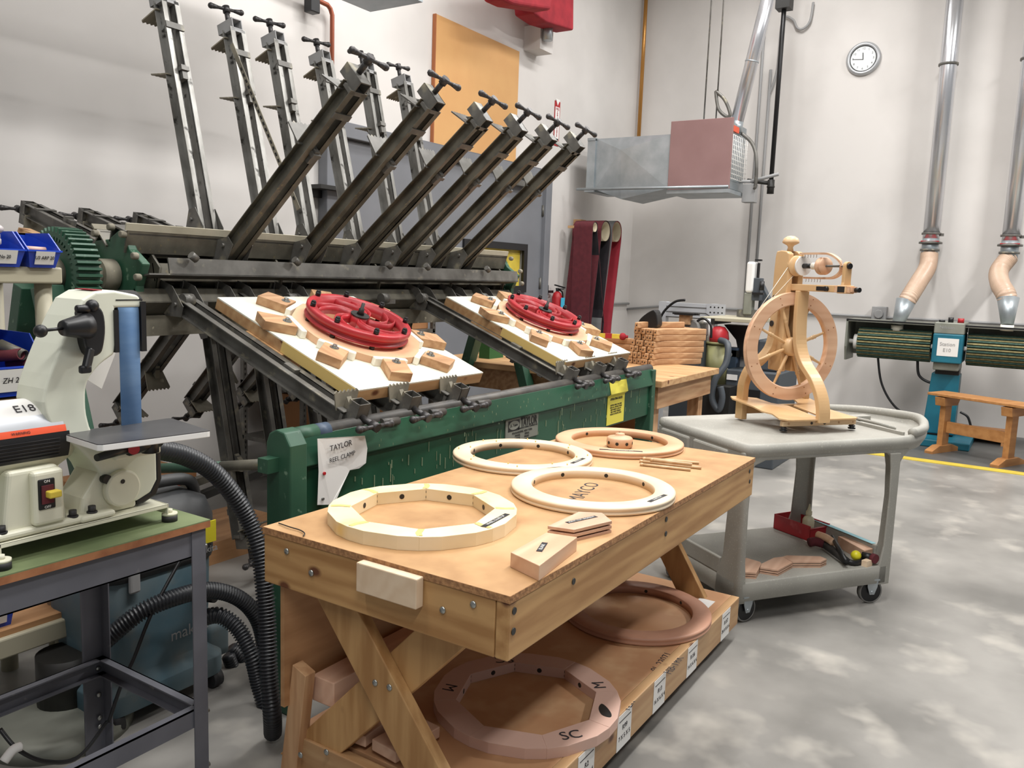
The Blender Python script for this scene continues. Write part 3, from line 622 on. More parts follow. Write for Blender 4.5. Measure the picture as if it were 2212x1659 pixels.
# ------------- one clamp, local: x across, y radial, jaws on -z
def make_clamp(L,kind):
    o=None
    b=B()
    for s in (-1,1):
        x0,x1=sorted((s*.019,s*.024)); b.box((x0,.15,-.033),(x1,L,.033))
        x0,x1=sorted((s*.019,s*.049)); b.box((x0,.15,.029),(x1,L,.033)); b.box((x0,.15,-.033),(x1,L,-.029))
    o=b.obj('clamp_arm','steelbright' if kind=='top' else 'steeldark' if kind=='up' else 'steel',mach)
    def sub(b,n,m,**k):
        q=b.obj(n,m,mach,**k); q.parent=o; return q
    b=B(); b.box((-.008,.2,.02),(.008,L-.2,.024))
    b.mi=1
    for k in range(int((L-.4)/.032)): b.box((-.004,.22+.032*k,.0242),(.004,.234+.032*k,.0246)); b.box((-.004,.22+.032*k,.0194),(.004,.234+.032*k,.0198))
    if kind in ('low','bot','bback'): sub(b,'perforated_strip',['dusty','black'])
    b=B(); t=.005; w=.032; h0,h1=-.085,.034
    b.box((-w,L-.005,h0),(w,L,h1)); b.box((-w,L+.045,h0),(w,L+.05,h1)); b.box((-w,L-.005,h0),(-w+t,L+.05,h1)); b.box((w-t,L-.005,h0),(w,L+.05,h1))
    b.box((-.045,L-.02,-.02),(.045,L-.005,.033))
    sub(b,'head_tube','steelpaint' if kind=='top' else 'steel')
    def jaw(y,flip,nm):
        b=B(); J=-.085 if kind=='low' else -.12; pts=[(-.05,-.02),(.05,-.02),(.066,J)]+[(.066-.132*k/12,J-(.010 if k%2 else 0)) for k in range(1,12)]+[(-.066,J)]
        s=.45*flip
        b.prism(pts,-.003,.003,lambda a,c,t:(a,y+t+s*(-.02-c)*.6,c))
        b.prism([(y,-.03),(y+.05*-flip,-.03),(y,-.075)],-.012,.012,lambda a,c,t:(t,a,c))
        return sub(b,nm,'dusty' if kind!='up' else 'steel')
    jaw(L-.04,-1,'fixed_jaw'); 
    if kind!='low': jaw(L-.36,1,'sliding_jaw')
    b=B(); b.box((-.014,L-.40,-.045),(.014,L-.33,.05)); b.box((-.022,L-.36,.03),(.022,L-.34,.06)); b.cyl((0,L-.34,0),(0,L-.02,0),.009,n=8)
    b.box((-.05,L-.15,.034),(.05,L-.12,.039)); sub(b,'jaw_carriage','steel')
    b=B(); b.cyl((0,L+.045,-.03),(0,L+.115,-.03),.013,n=12); b.cyl((0,L+.105,-.03),(0,L+.14,-.03),.019,n=12)
    a=.3 if kind=='up' else 1.2 if kind=='low' else .1
    a={'up':.25,'top':.15,'back':.0,'low':.0,'bot':.5}.get(kind,.5)
    dx,dz=math.cos(a),math.sin(a); cy=L+.125
    b.cyl((-.075*dx,cy,-.03-.075*dz),(.075*dx,cy,-.03+.075*dz),.0085,n=10)
    for s in (-1,1):
        b.cyl((s*.045*dx,cy,-.03+s*.045*dz),(s*.085*dx,cy,-.03+s*.085*dz),.009,.015,n=10); b.sph((s*.087*dx,cy,-.03+s*.087*dz),.016,10)
    sub(b,'screw_handle','ironhandle')
    for s in (-1,1):
        b=B(); b.prism([(.1,-.07),(.2,-.075),(.30,-.02),(.30,.03),(.2,.065),(.1,.06)],s*.056,s*.059,lambda a,c,t:(t,a,c)); b.cyl((s*.052,.25,-.01),(s*.07,.25,-.01),.009,n=8)
        sub(b,'hinge_bracket','steel')
    return o
Minv=MW[mach].inverted()
XS=[2.637,3.108,3.473,3.808,4.139,4.457]; XL=[2.335,2.64,2.985,4.03,4.37,4.69]
rows=[('low',XL,1.315,0),('up',XS,1.265,0),('top',[2.64,3.03,3.32,3.69,4.05,4.42],1.33,0),('back',[2.36,2.67,3.0],1.14,0),('bback',[2.66,3.1,3.5,3.9],1.1,0),('bot',[2.6,2.88,3.2,3.6,4.0],1.28,0)]
RD=random.Random(3)
for kind,xs,L,_ in rows:
    k0='back' if kind=='bback' else kind
    first=make_clamp(L,k0)
    for i,x in enumerate(xs):
        M=Minv@secT(PH[kind]+(RD.uniform(-.8,.8) if kind!='low' else 0),x)@Matrix.Translation((0,(.03 if (kind=='top' and i==0) else -.035 if (kind=='up' and i==0) else 0)+RD.uniform(-.008,.008),.042 if kind=='low' else 0))
        if i==0: first.matrix_local=M; MW[first]=MW[mach]@M
        else: dup(first,M,None,mach)
# loose perforated strips hanging
for (p,q,X) in (((500,95),(645,452),2.9),((1075,430),(925,560),4.3)):
    a=hx(p[0],p[1],X); c=hx(q[0],q[1],X); b=B(); b.beam(a,c,.024,.004,(-1,0,.2)); b.mi=1
    d=c-a; n=int(d.length/.035); 
    for k in range(4,n-1): m=a+d*(k/n); b.beam(m,m+d.normalized()*.018,.009,.006,(-1,0,.2))
    mpart(b,'loose_strip',['dusty','black'])
# ratchet hardware around the beams
b=B()
for x in (2.3,2.9,3.6,3.95,4.6): 
    T=secT(172); 
    b.cyl((x,AY-.23,AZ-.1),(x+.05,AY-.23,AZ-.1),.03,n=10); b.cb((x+.1,AY-.2,AZ-.12),(.09,.03,.025)); b.cyl((x+.04,AY-.24,AZ+.1),(x+.07,AY-.24,AZ+.08),.018,n=8)
mpart(b,'ratchet','steel',loose=True)
b=B(); b.box((X0-.08,AY-.14,AZ-.26),(X1-.02,AY-.1,AZ-.17)); mpart(b,'lower_channel','dusty')
# front rest bar and green panel
PY=2.15; xa=1.965; xb=5.1
b=B(); b.cyl((xa+.14,PY+.03,1.003),(xb+.02,PY+.03,1.003),.03,n=20); mpart(b,'rest_bar','barblack')
b=B(); b.cyl((xa+.04,PY+.03,1.003),(xa+.14,PY+.03,1.003),.032,n=20); mpart(b,'bar_sleeve','green')
b=B(); b.cyl((xa+.14,PY+.03,1.003),(xa+.20,PY+.03,1.003),.0315,n=20); mpart(b,'paint_band','machineblue')
b=B()
b.prism([(PY+.0,1.005),(PY-.022,.90),(PY-.0,.885),(PY-.0,.70),(PY+.05,.68),(PY+.05,1.0)],xa+.0,xb,lambda a,z,t:(t,a,z)); mpart(b,'front_panel','greenpanel',bev=.003)
b=B(); b.prism([(PY-.03,0),(PY+.09,0),(PY+.09,.985),(PY+.075,1.02),(PY+.04,1.037),(PY-.0,1.03),(PY-.03,.985)],xa-.03,xa+.05,lambda p,q,t:(t,p,q)); mpart(b,'panel_post','green',bev=.006)
b=B(); b.box((xb-.03,PY-.02,.0),(xb+.03,PY+.09,1.0)); mpart(b,'panel_post','green',bev=.006)
# glue runs
b=B(); g=random.Random(5)
for k in range(150):
    x=g.uniform(2.25,4.95); z=g.uniform(.76,.99); l=g.uniform(.006,.05)*(1 if k%5 else 1.8); w=g.uniform(.0008,.0022)
    y=PY-.0015 if z<.885 else PY-.022-.0015+(.0218)*(z-.90)/.105+.0005
    if z-l<.9<z: l=z-.9
    b.box((x-w,y-.001,z-l),(x+w,y+.002,z))
o=mpart(b,'glue_drip','glue'); o['kind']='stuff'
# bar clips for the resting clamp handles
b=B()
for x in XL:
    b.cyl((x+.09,PY-.005,1.0),(x+.19,PY-.005,.995),.017,n=12)
mpart(b,'handle_rest','barblack',loose=True)
# arm from post to frame
pa=Vector((xa-.03,PY+.05,.915)); pb=Vector((1.99,2.62,.82)); pc=Vector((2.04,3.02,.71))
a1=hy(600,1000,2.2); a2=hy(480,1008,2.45); a3=hy(335,1012,2.9)
b=B(); b.cyl(pa,a2,.02,n=14); mpart(b,'linkage_rod','steeldark')
b=B(); b.cyl(a2,a3,.02,n=14); b.cb(pa+Vector((-.02,0,0)),(.06,.05,.05)); mpart(b,'linkage_rod','green')
# plates, labels on the panel
def on_panel(n,m,p,q,y=PY-.004,**k):
    a=hy(p[0],p[1],y); c=hy(q[0],q[1],y); return a,c
a=hy(1095,908,PY-.01); c=hy(1165,893,PY-.01); zb=hy(1095,950,PY-.01).z
pl=B().box((a.x,PY-.005,zb-.02),(c.x,PY+.002,a.z)).obj('maker_plate','duststeel',mach,world=True)
def PT(x,z,y=PY-.0065): return Matrix.Translation((x,y,z))@Matrix.Rotation(R(90),4,'X')
W_=c.x-a.x; H_=a.z-zb+.02
B().box((a.x+W_*.07,PY-.0058,a.z-H_*.55),(a.x+W_*.41,PY-.005,a.z-.01)).obj('emblem_field','black',mach,world=True)
b=B(); b.prism([(a.x+W_*.24+W_*.155*math.cos(2*PI*k/28),a.z-H_*.3+H_*.19*math.sin(2*PI*k/28)) for k in range(28)],PY-.0066,PY-.0058,lambda p,q,t:(p,t,q)); b.obj('emblem_oval','duststeel',mach,world=True)
text('J.L. Taylor',.017,'black',mach,PT(a.x+W_*.24,a.z-H_*.3,PY-.0072),True)
text('TAYLOR',.062,'black',mach,PT(a.x+W_*.70,a.z-H_*.28),True,sx=W_*.52/.24,bold=.0008)
text('JAMES L.',.02,'black',mach,PT(a.x+W_*.56,a.z-H_*.07),True)
text('MANUFACTURING COMPANY INC.',.012,'black',mach,PT(a.x+W_*.68,a.z-H_*.5),True)
text('POUGHKEEPSIE, NEW YORK\nMODEL          SERIAL\nVOLTS          PHASE',.015,'black',mach,PT(a.x+W_*.5,a.z-H_*.78),True)
a=hy(1326,838,PY-.03); c=hy(1358,905,PY); yl=(hy(1356,832,PY-.02).x)
b=B(); b.prism([(PY-.0035,c.z),(PY-.0015,c.z),(PY-.0015,.886),(PY-.0235,.902),(PY-.0075,.975),(PY-.0095,.975),(PY-.0255,.902),(PY-.0035,.885)],a.x-.02,yl,lambda p,q,t:(t,p,q)); b.obj('warning_label','yelpaper',mach,world=True)
x=(a.x-.02+yl)/2; text('OPERATING RULES',.02,'ink',mach,PT(x,.865,PY-.0045),True,bold=.0004); text('BEFORE USING MACHINE\nREAD ALL INSTRUCTIONS\nKEEP HANDS CLEAR OF\nREEL WHEN TURNING\nWEAR EYE PROTECTION',.014,'ink',mach,PT(x,.80,PY-.0045),True)
a=hy(688,945,PY-.02); c=hy(787,940,PY-.02); zb=hy(690,1087,PY).z; xr=hy(790,1000,PY).x
b=B(); yq=PY-.034; SP=[(687,948),(738,944),(787,941),(792,968),(789,1000),(776,1012),(757,1016),(738,1050),(724,1082),(714,1090),(687,1091),(690,1020)]
SP=[hy(p[0],p[1],yq) for p in SP]
b.prism([(p.x,p.z) for p in SP],0,.0012,lambda p,q,t:(p,yq+t+(.004*math.sin(p*40)),q)); b.obj('paper_sign','paper',mach,world=True,label='torn paper sheet with handwriting')
def PS(px,py,r=0): q=hy(px,py,yq-.006); return Matrix.Translation(q)@Matrix.Rotation(R(90),4,'X')@Matrix.Rotation(r,4,'Z')
text('TAYLOR',.030,'ink',mach,PS(737,963,.06),True); text('REEL CLAMP',.024,'ink',mach,PS(740,987,.07),True)
q=hy(702,1023,yq-.004); B().cyl(q,q+Vector((0,.006,0)),.006,n=12).obj('pin','red',mach,world=True)
q=hy(699,1078,yq-.004); B().cyl(q,q+Vector((0,.03,0)),.005,n=12).obj('pin','steel',mach,world=True)
# ================================================================ jigs lying on the lower clamps
TH=R(PH['low']-180)
def jigM(xc,Yc): # local x: machine x, local y: up the slope (towards reel), z: normal up
    zc=1.475+.05+(Yc-3.289)*.3839
    return frame((xc,Yc,zc-.0),(1,0,0),(0,math.cos(TH),math.sin(TH)))
def make_jig(label):
    xc=2.83; M=jigM(xc,2.665)
    t=thing('clamping_jig',label,'jig',M,group='segmented ring clamping jigs on the reel clamps')
    hx_,hy_=.43,.455; T=.055
    B().box((-hx_,-hy_,-.006),(hx_,hy_,0)).obj('top_sheet','hdpe',t)
    b=B(); b.box((-hx_,-hy_,-T),(hx_,hy_,-.0062)); b.obj('base_board','pinex',t,bev=.002)
    b=B(); b.mi=0; b.box((-hx_-.0015,-hy_,-T+.002),(-hx_+.001,-hy_+.46,-.004)); b.obj('glue_edge','glueyellow',t)
    b=B(); b.box((-hx_-.012,-.02,-T-.03),(-hx_+.06,.22,-T)); b.obj('spacer_block','pinex',t)
    return t
def radial(t,k,n,rin,ang0):
    pass
labs=('left white jig board with blocks round a large red wheel','right white jig board with blocks round a red wheel, nearer the wall')
jig=make_jig(labs[0])
nb=8; Rr_=.30
for k in range(nb):
    a=R(22.5+45*k+6); c,s=math.cos(a),math.sin(a)
    T=Matrix(((s,c,0,0),(-c,s,0,0),(0,0,1,0),(0,0,0,1))) # local x tangential, y outward
    b=B(T); b.box((-.085,Rr_-.004,0),(.085,Rr_+.022,.038)); pad=b.obj('nylon_pad','nylon',jig,bev=.004)
    L=.135; sk=.04*(1 if k%2 else -1)
    b=B(T); b.prism([(-.058,Rr_+.03),(.052,Rr_+.024),(.062+sk*.6,Rr_+.03+L*.95),(-.045+sk*.6,Rr_+.03+L)],.001,.042)
    bl=b.obj('clamp_block','blk%s'%'xyz'[k%3 if k%3<2 else 0],jig,bev=.002)
    b=B(T); b.cyl((0,Rr_+.055,.042),(0,Rr_+.055,.0445),.020,n=20); b.cyl((0,Rr_+.055,.044),(0,Rr_+.055,.056),.011,n=6); q=b.obj('bolt','bolt',jig); q.parent=bl
xc2=4.49
jig2=dup(jig,jigM(xc2,2.655),labs[1])
def make_rim(M,label):
    n=16
    t=B(M); r0=.298; ri=.185
    po=[(r0*math.cos(2*PI*(k+.5)/n),r0*math.sin(2*PI*(k+.5)/n)) for k in range(n)]
    vs=[];N=64
    def oct_(r,a): # distance of n-gon
        w=2*PI/8; x=(a+R(28.5)-R(22.5)+w/2)%w-w/2; return r/math.cos(x)*.985 if r>.25 else r
    for k in range(N):
        a=2*PI*k/N; ro=min(oct_(r0,a),.305); 
        for r,z in ((ri,.001),(ro,.001),(ro,.033),(ri,.033)): vs.append((r*math.cos(a),r*math.sin(a),z))
    t._f(vs,[(4*k+j,4*((k+1)%N)+j,4*((k+1)%N)+(j+1)%4,4*k+(j+1)%4) for k in range(N) for j in range(4)])
    o=t.obj('clamped_wood_ring','rimwarm'); return tag(o,label,'wheel rim',group='wooden rims clamped in the jigs')
def rim_at(M,lab): return make_rim(M,lab)
rim_at(MW[jig],'pale wooden rim clamped under the larger left red wheel')
rim_at(jigM(xc2,2.655),'pale wooden rim clamped under the right red wheel')
# red wheel fixture
def make_wheel(M,label):
    t=thing('press_fixture',label,'wheel',M@Matrix.Translation((0,0,.05)),group='red press wheels on the jigs')
    ro=.245
    B().ring((0,0,0),[(ro,0),(ro-.004,.006),(ro-.018,.010),(ro-.018,.022),(ro-.004,.026),(ro,.034),(ro,.05),(ro-.006,.055),(ro-.035,.055),(ro-.035,.048),(ro-.048,.046),(ro-.048,.0)],n=80).obj('rim','redplastic',t)
    B().lathe([(.018,0),(.042,0),(.042,.05),(.018,.05)],n=28).obj('hub','redplastic',t)
    for k in range(5):
        for s,w in ((0,0),(1,0)):
            a0=2*PI*k/5; pts=[]
            for i in range(9):
                u=i/8; r=.04+.158*u; a=a0+.22*s+(1.0+.2*s)*u**1.5; pts.append((r*math.cos(a),r*math.sin(a),.026))
            B().sweep(pts,[(-.0025,-.02),(.0025,-.02),(.0025,.02),(-.0025,.02)],up=(0,0,1)).obj('spoke','redplastic',t)
    B().cyl((0,0,.05),(0,0,.056),.044,n=28).lathe([(0,.11),(.008,.11),(.008,.085),(.013,.083),(.013,.07),(.018,.056),(0,.056)],n=16).obj('center_knob','dark',t)
    p0=None
    for k in range(8):
        a=2*PI*(k+.4)/8; x,y=(ro-.018)*math.cos(a),(ro-.018)*math.sin(a)
        q=B(Matrix.Translation((x,y,.055))).cyl((0,0,0),(0,0,.02),.0125,n=10).cyl((0,0,.02),(0,0,.026),.0095,n=10).obj('screw_cap','black',t)
        q=B(Matrix.Translation((x*1.015,y*1.015,-.017))).cyl((0,0,0),(0,0,.018),.012,n=10).obj('foot_cap','black',t)
    return t
M1=MW[jig]@Matrix.Translation((0.0,0.012,0))
rw=make_wheel(M1,'red spoked plastic wheel on the left jig, black knobs round its rim')
dup(rw,jigM(xc2,2.655)@Matrix.Translation((.0,.012,.05))@Matrix.Rotation(R(25),4,'Z'),'red spoked plastic wheel on the right jig, nearer the fire extinguisher')
# ================================================================ work table
TZ=.85; tx0,tx1,ty0,ty1=1.573,3.52,.985,1.835
tb=thing('work_table','rolling workbench with particleboard top, crossed fir legs and lower shelf','workbench',Matrix.Translation(((tx0+tx1)/2,(ty0+ty1)/2,0)))
def tp_(b,n,m,**k): return b.obj(n,m,tb,world=True,**k)
b=B(); b.box((tx0,ty0,TZ-.019),(tx1,ty1,TZ)); b.mi=1
b.box((tx0-.0008,ty0-.0008,TZ-.019),(tx0+.0004,ty1,TZ-.0006)); b.box((tx0,ty0-.0008,TZ-.019),(tx1,ty0+.0004,TZ-.0006))
tp_(b,'table_top',['mdftop','pbedge'])
az=TZ-.165
q=.038
tp_(B().box((tx0+.002,ty0+.042,az),(tx0+q,ty1-.002,TZ-.0195)),'apron','firy',bev=.003)
tp_(B().box((tx0+.002,ty0+.002,az-.0),(tx1-.002,ty0+.04,TZ-.0195)),'apron','firx',bev=.004)
tp_(B().box((tx0+.04,ty1-.04,az),(tx1-.04,ty1-.002,TZ-.0195)),'apron','firx',bev=.003)
tp_(B().box((tx1-q,ty0+.042,az),(tx1-.002,ty1-.002,TZ-.0195)),'apron','firy',bev=.003)
# bolts in the end apron
for (px,py) in ((619,1191),(672,1238),(1022,1306),(956,1318)):
    p=hx(px,py,tx0); tp_(B().sph((p.x,p.y,p.z),.0095,12,(.5,1,1)),'carriage_bolt','bolt')
for (px,py) in ((1112,1320),(1110,1364),(1240,1256),(1440,1122),(1620,1018),(1620,1040),(1439,1153)):
    p=hy(px,py,ty0); tp_(B().cyl((p.x,p.y-.0003,p.z),(p.x,p.y+.003,p.z),.009,n=12),'screw_hole','dark')
SZ=.2; sx0,sx1,sy0,sy1=1.64,3.56,1.02,1.80
# X legs at both ends; (y,z) end points
def leg(x,ya,za,yb,zb,nm='cross_leg',w=.11):
    b=B(); b.beam((x,ya,za),(x,yb,zb),.038,w,(0,0,1)) if 0 else b.prism(legpoly(ya,za,yb,zb,w),x-.019,x+.019,lambda a,z,t:(t,a,z)); return tp_(b,nm,'firz',bev=.003)
def legpoly(ya,za,yb,zb,w):
    d=Vector((yb-ya,zb-za)); l=d.length; d/=l; h=w/2/abs(d.y)
    return [(ya-h,za),(ya+h,za),(yb+h,zb),(yb-h,zb)]
leg(1.63,1.715,TZ-.0195,1.09,.078,w=.12); leg(1.668,1.07,TZ-.0195,1.77,.10,w=.12)
leg(3.46,1.60,TZ-.0195,1.13,.085); leg(3.422,1.19,TZ-.0195,1.71,.13)
for (px,py) in ((810,1475),(841,1485),(649,1631),(705,1625)):
    p=hx(px,py,1.61); tp_(B().sph((p.x,p.y,p.z),.0095,12,(.5,1,1)),'carriage_bolt','bolt')
# shelf
tp_(B().box((sx0+.045,sy0+.036,SZ-.016),(sx1-.0,sy1,SZ)),'shelf','shelfply',bev=.001)
tp_(B().box((sx0,sy0,SZ-.125),(sx1,sy0+.036,SZ+.001)),'shelf_rail','pinex',bev=.003)
tp_(B().box((sx0,sy1-.036,SZ-.125),(sx1,sy1,SZ-.017)),'shelf_rail','pinex',bev=.003)
tp_(B().box((sx0+.0,sy0+.038,SZ-.125),(sx0+.036,sy1-.038,SZ-.005)),'shelf_rail','piney',bev=.003)
tp_(B().box((sx1-.038,sy0+.038,SZ-.125),(sx1-.002,sy1-.038,SZ-.017)),'shelf_rail','piney',bev=.003)
tp_(B().box((1.6,ty1-.058,.3),(tx1-.05,ty1-.042,TZ-.02)),'back_panel','ply')
for x in (1.76,3.45):
    for y in (1.1,1.72):
        b=B(); b.cyl((x,y-.018,.034),(x,y+.018,.034),.034,n=20); b.box((x-.035,y-.03,.068),(x+.035,y+.03,.075)); b.box((x-.02,y-.026,.03),(x+.02,y-.021,.07)); b.box((x-.02,y+.021,.03),(x+.02,y+.026,.07)); tp_(b,'caster','rubber')
# paper labels on shelf rail
for (xc,yc,s1,s2) in ((1567,1350,'R157','20 X 8 X 6'),(1495,1423,'R156','14 X 6 X 6'),(1424,1497,'R13','16 X 6 X 4'),(1348,1578,'R99','7 X 5 X 5'),(1265,1672,'R2','8 X 5 X 4')):
    p=hy(xc,yc,sy0); w=.052; h=.046
    sv=.205/2
    o=B().box((p.x-w*1.05,sy0-.0015,SZ-.123),(p.x+w,sy0-.0003,SZ-.003)).obj('paper_label','paper',tb,world=True)
    for s,z,sz in ((s1,.052,.024),(s2,.085,.022)):
        text(s,sz,'ink',tb,Matrix.Translation((p.x,sy0-.002,SZ-z))@Matrix.Rotation(R(90),4,'X'),True)
    B().box((p.x-w*.85,sy0-.0021,SZ-.026),(p.x+w*.85,sy0-.0015,SZ-.023)).obj('label_line','ink',tb,world=True)
# marker writing on surfaces
def flat(s,x,y,z,ang,size,m='ink',par=tb,**k): text(s,size,m,par,Matrix.Translation((x,y,z))@Matrix.Rotation(ang,4,'Z'),True,**k)
p=hz(1262,1062,TZ); flat('MAYCO',p.x,p.y,TZ+.0004,R(12),.075,ext=.0001)
p=hz(1240,1085,TZ)
p=hz(1432,1430,SZ); flat('8L-23071\nHB-TRK',p.x,p.y-.02,SZ+.0004,R(4),.045,ext=.0001)
p=hz(1345,1520,SZ); flat('TER',p.x,p.y-.02,SZ+.0004,R(8),.045,ext=.0001)
# small items: curly wood chip wire on the table
P=[hz(602,1130,TZ+.004),hz(625,1138,TZ+.006),hz(648,1145,TZ+.005),hz(658,1152,TZ+.006),hz(655,1158,TZ+.004)]
o=B().tube(P,.0018,6,sub=6).obj('wire_offcut','dark'); tag(o,'thin dark bent wire lying on left corner of the workbench','wire')
p=hz(1000,1172,TZ); o=B().box((p.x-.03,p.y-.012,TZ),(p.x+.012,p.y+.01,TZ+.003)).obj('paper_scrap','duststeel'); tag(o,'tiny grey scrap lying beside the twelve-sided ring','scrap')
# block on the apron
a=hx(775,1212,tx0-.02); c=hx(905,1250,tx0-.02); zz=hx(775,1275,tx0-.02).z
t=B().box((tx0-.03,c.y,zz),(tx0-.0005,a.y,a.z)).obj('pale_block','paleblock',bev=.003); tag(t,'pale planed wood block stuck flat against the end of the workbench','wood block')
# ---------------------------------------------------------------- wheel rims
def round_rim(c,z,r,label,m,lab_ang,txt,pegs=False,ri=None,rot=0,th=.03,ns=9):
    ri=ri or r*.745
    t=thing('turned_wood_ring',label,'wheel rim',Matrix.Translation((c[0],c[1],z))@Matrix.Rotation(rot,4,'Z'),group='turned wooden wheel rims')
    e=.006
    B().ring((0,0,0),[(ri,0),(r-.008,0),(r-.002,.004),(r-.001,.010),(r-.007,th*.5),(r-.001,th-.010),(r-.002,th-.004),(r-.009,th),(ri+.003,th),(ri,th-.003)],n=120).obj('rim','%s'%m,t)
    for k in range(8):
        a=2*PI*(k+.3)/8; 
        p=Vector((ri*math.cos(a),ri*math.sin(a),th*.5)); d=Vector((math.cos(a),math.sin(a),0))
        B().cyl(p-d*.0006,p+d*.004,.0075,n=12).obj('spoke_hole','dark',t)
    if pegs:
        for k in range(16):
            a=2*PI*(k//2+.5+(.11 if k%2 else -.11))/8; rr=r*.87; p=(rr*math.cos(a)*(1.06 if k%2 else .9),rr*math.sin(a)*(1.06 if k%2 else .9),th)
            b=B().cyl(p,(p[0],p[1],th+.006),.0026,n=6); b.obj('glue_peg','glueyellow',t)
    T=Matrix.Rotation(lab_ang-rot,4,'Z')@Matrix.Translation((r*.87,0,th))@Matrix.Rotation(PI/2,4,'Z')
    L=len(txt)*.0075+.045
    bb=B(T).box((-L/2,-.0075,.0001),(L/2,.0075,.0008)).obj('name_strip','label',t)
    text(txt,.011,'labelink',t,T@Matrix.Translation((0,0,.001)),ext=.0001).parent=bb
    return t
round_rim((2.815,1.728),TZ,.285,'pale wheel rim with tiny glue pegs, overhanging the back edge of the bench','rimpale',R(-87),'PEGGED IN',pegs=True)
round_rim((2.53,1.262),TZ,.286,'pale smooth wheel rim lying at the front edge of the bench','rimpale',R(-94),'SHAPED RIM')
round_rim((3.345,1.548),TZ,.287,'warm toned wheel rim at far end of bench with a hub inside it','rimwarm',R(-153),'MAPLE FINISHED RIM',rot=.2)
rr=round_rim((3.10,1.315),SZ,.31,'reddish wheel rim lying on the lower shelf of the bench','rimdark',R(200),'',th=.032)
for c in list(rr.children):
    if 'strip' in c.name or 'lettering' in c.name:
        for k in list(c.children): bpy.data.objects.remove(k)
        bpy.data.objects.remove(c)
def segmented(c,z,r,ri,label,m,rot,th=.04,n=8,tweak=None,name='segmented_ring'):
    t=thing(name,label,'wooden ring',Matrix.Translation((c[0],c[1],z))@Matrix.Rotation(rot,4,'Z'))
    w=2*PI/n
    for k in range(n):
        a0,a1=k*w-w/2,k*w+w/2; am=k*w
        ro=r
        q=.52
        P=[(ri/math.cos(w/2)*math.cos(a0),ri/math.cos(w/2)*math.sin(a0)),(ro*math.cos(a0),ro*math.sin(a0)),
           (ro*math.cos(am-w*.23),ro*math.sin(am-w*.23)),(ro*math.cos(am+w*.23),ro*math.sin(am+w*.23)),(ro*math.cos(a1),ro*math.sin(a1)),(ri/math.cos(w/2)*math.cos(a1),ri/math.cos(w/2)*math.sin(a1))]
        z0=.0 if k%2 else .0
        B().prism(P,z0,th-(.0006 if k%2 else 0)).obj('segment',m,t,bev=.0012)
        b=B(); p=Vector((ri*math.cos(am),ri*math.sin(am),th*.5)); d=Vector((math.cos(am),math.sin(am),0)); b.cyl(p-d*.0008,p+d*.003,.0085,n=12); b.obj('spoke_hole','dark',t)
        b=B(); 
        for zz in (th*.28,th*.72):
            for s in (-1,1):
                a=a1; pp=Vector((ri/math.cos(w/2)*math.cos(a),ri/math.cos(w/2)*math.sin(a),zz)); dd=Vector((-math.sin(a),math.cos(a),0))*s
                T=Matrix.Translation(pp+dd*.008)@Matrix.Rotation(a+s*w/2,4,'Z'); b.box((-.003,-.008,-.004),(.0012,.008,.004),T)
        b.obj('finger_joint','dark',t)
    return t
sg=segmented((1.915,1.52),TZ,.284,.2,'raw twelve-cornered glued wooden ring on the near left end of bench','rimraw',R(14))
for k in range(8):
    a=2*PI*(k+.5)/8; b=B(Matrix.Rotation(a,4,'Z')); b.prism([(.218,-.006),(.25,-.012),(.276,-.007),(.276,.009),(.25,.005),(.218,.012)],.0403,.0407); b.obj('glue_line','glueyellow',sg)
T=Matrix.Rotation(R(-84-14),4,'Z')@Matrix.Translation((.247,0,.0405))@Matrix.Rotation(PI/2,4,'Z')
o=B(T).box((-.075,-.0085,.0001),(.075,.0085,.0008)).obj('name_strip','label',sg); text('WHEEL GLUED UP',.013,'labelink',sg,T@Matrix.Translation((0,0,.001)),ext=.0001).parent=o
s2=segmented((2.195,1.295),SZ,.305,.215,'pinkish jointed wooden ring with marker writing, on lower shelf','purplemaple',R(20),th=.035)
for a,s in ((50,'SC'),(-118,'SC'),(115,'M'),(-38,'M')):
    text(s,.06,'ink',s2,Matrix.Rotation(R(a-20),4,'Z')@Matrix.Translation((.26,0,.0355))@Matrix.Rotation(R(80),4,'Z'),ext=.0001,name='lettering')
p=Vector((.257*math.cos(R(-76-20)),.257*math.sin(R(-76-20)),.0352)); b=B(Matrix.Translation(p)@Matrix.Rotation(R(20),4,'Z')); b.prism(sm2([(-.038,-.008),(-.02,-.018),(.02,-.014),(.045,-.002),(.02,.014),(-.02,.014)],4,True),0,.0006); b.obj('knot_hole','dark',s2)
# blocks on the top
A=[hz(1103,1193,.89),hz(1165,1222,.89),hz(1247,1160,.89),hz(1180,1150,.89)]
t=thing('wood_block','solid maple wedge block with black BLANK label at the bench edge','wood block',Matrix.Translation((A[0].x,A[0].y,TZ)))
B().prism([(p.x,p.y) for p in (A[0],A[1],A[2],A[3])],TZ,TZ+.04).obj('block','cherry',t,world=True,bev=.0015)
c=(A[0]+A[1]+A[2]+A[3])/4; an=math.atan2(A[2].y-A[1].y,A[2].x-A[1].x)+.2
T=Matrix.Translation((c.x-.01,c.y,TZ+.0402))@Matrix.Rotation(an,4,'Z'); o=B(T).box((-.038,-.008,0),(.038,.008,.0008)).obj('name_strip','label',t,world=True); q=text('BLANK',.014,'labelink',t,T@Matrix.Translation((0,0,.001)),True,ext=.0001); q.parent=o
A=[hz(1183,1137,.885),hz(1240,1145,.885),hz(1322,1126,.885),hz(1300,1108,.885),hz(1250,1106,.885)]
t=thing('grooved_block','grooved maple segment with long black label, behind the BLANK block','wood block',Matrix.Translation((A[0].x,A[0].y,TZ)))
PP=[(p.x,p.y) for p in A]; ce=Vector((sum(p[0] for p in PP)/5,sum(p[1] for p in PP)/5))
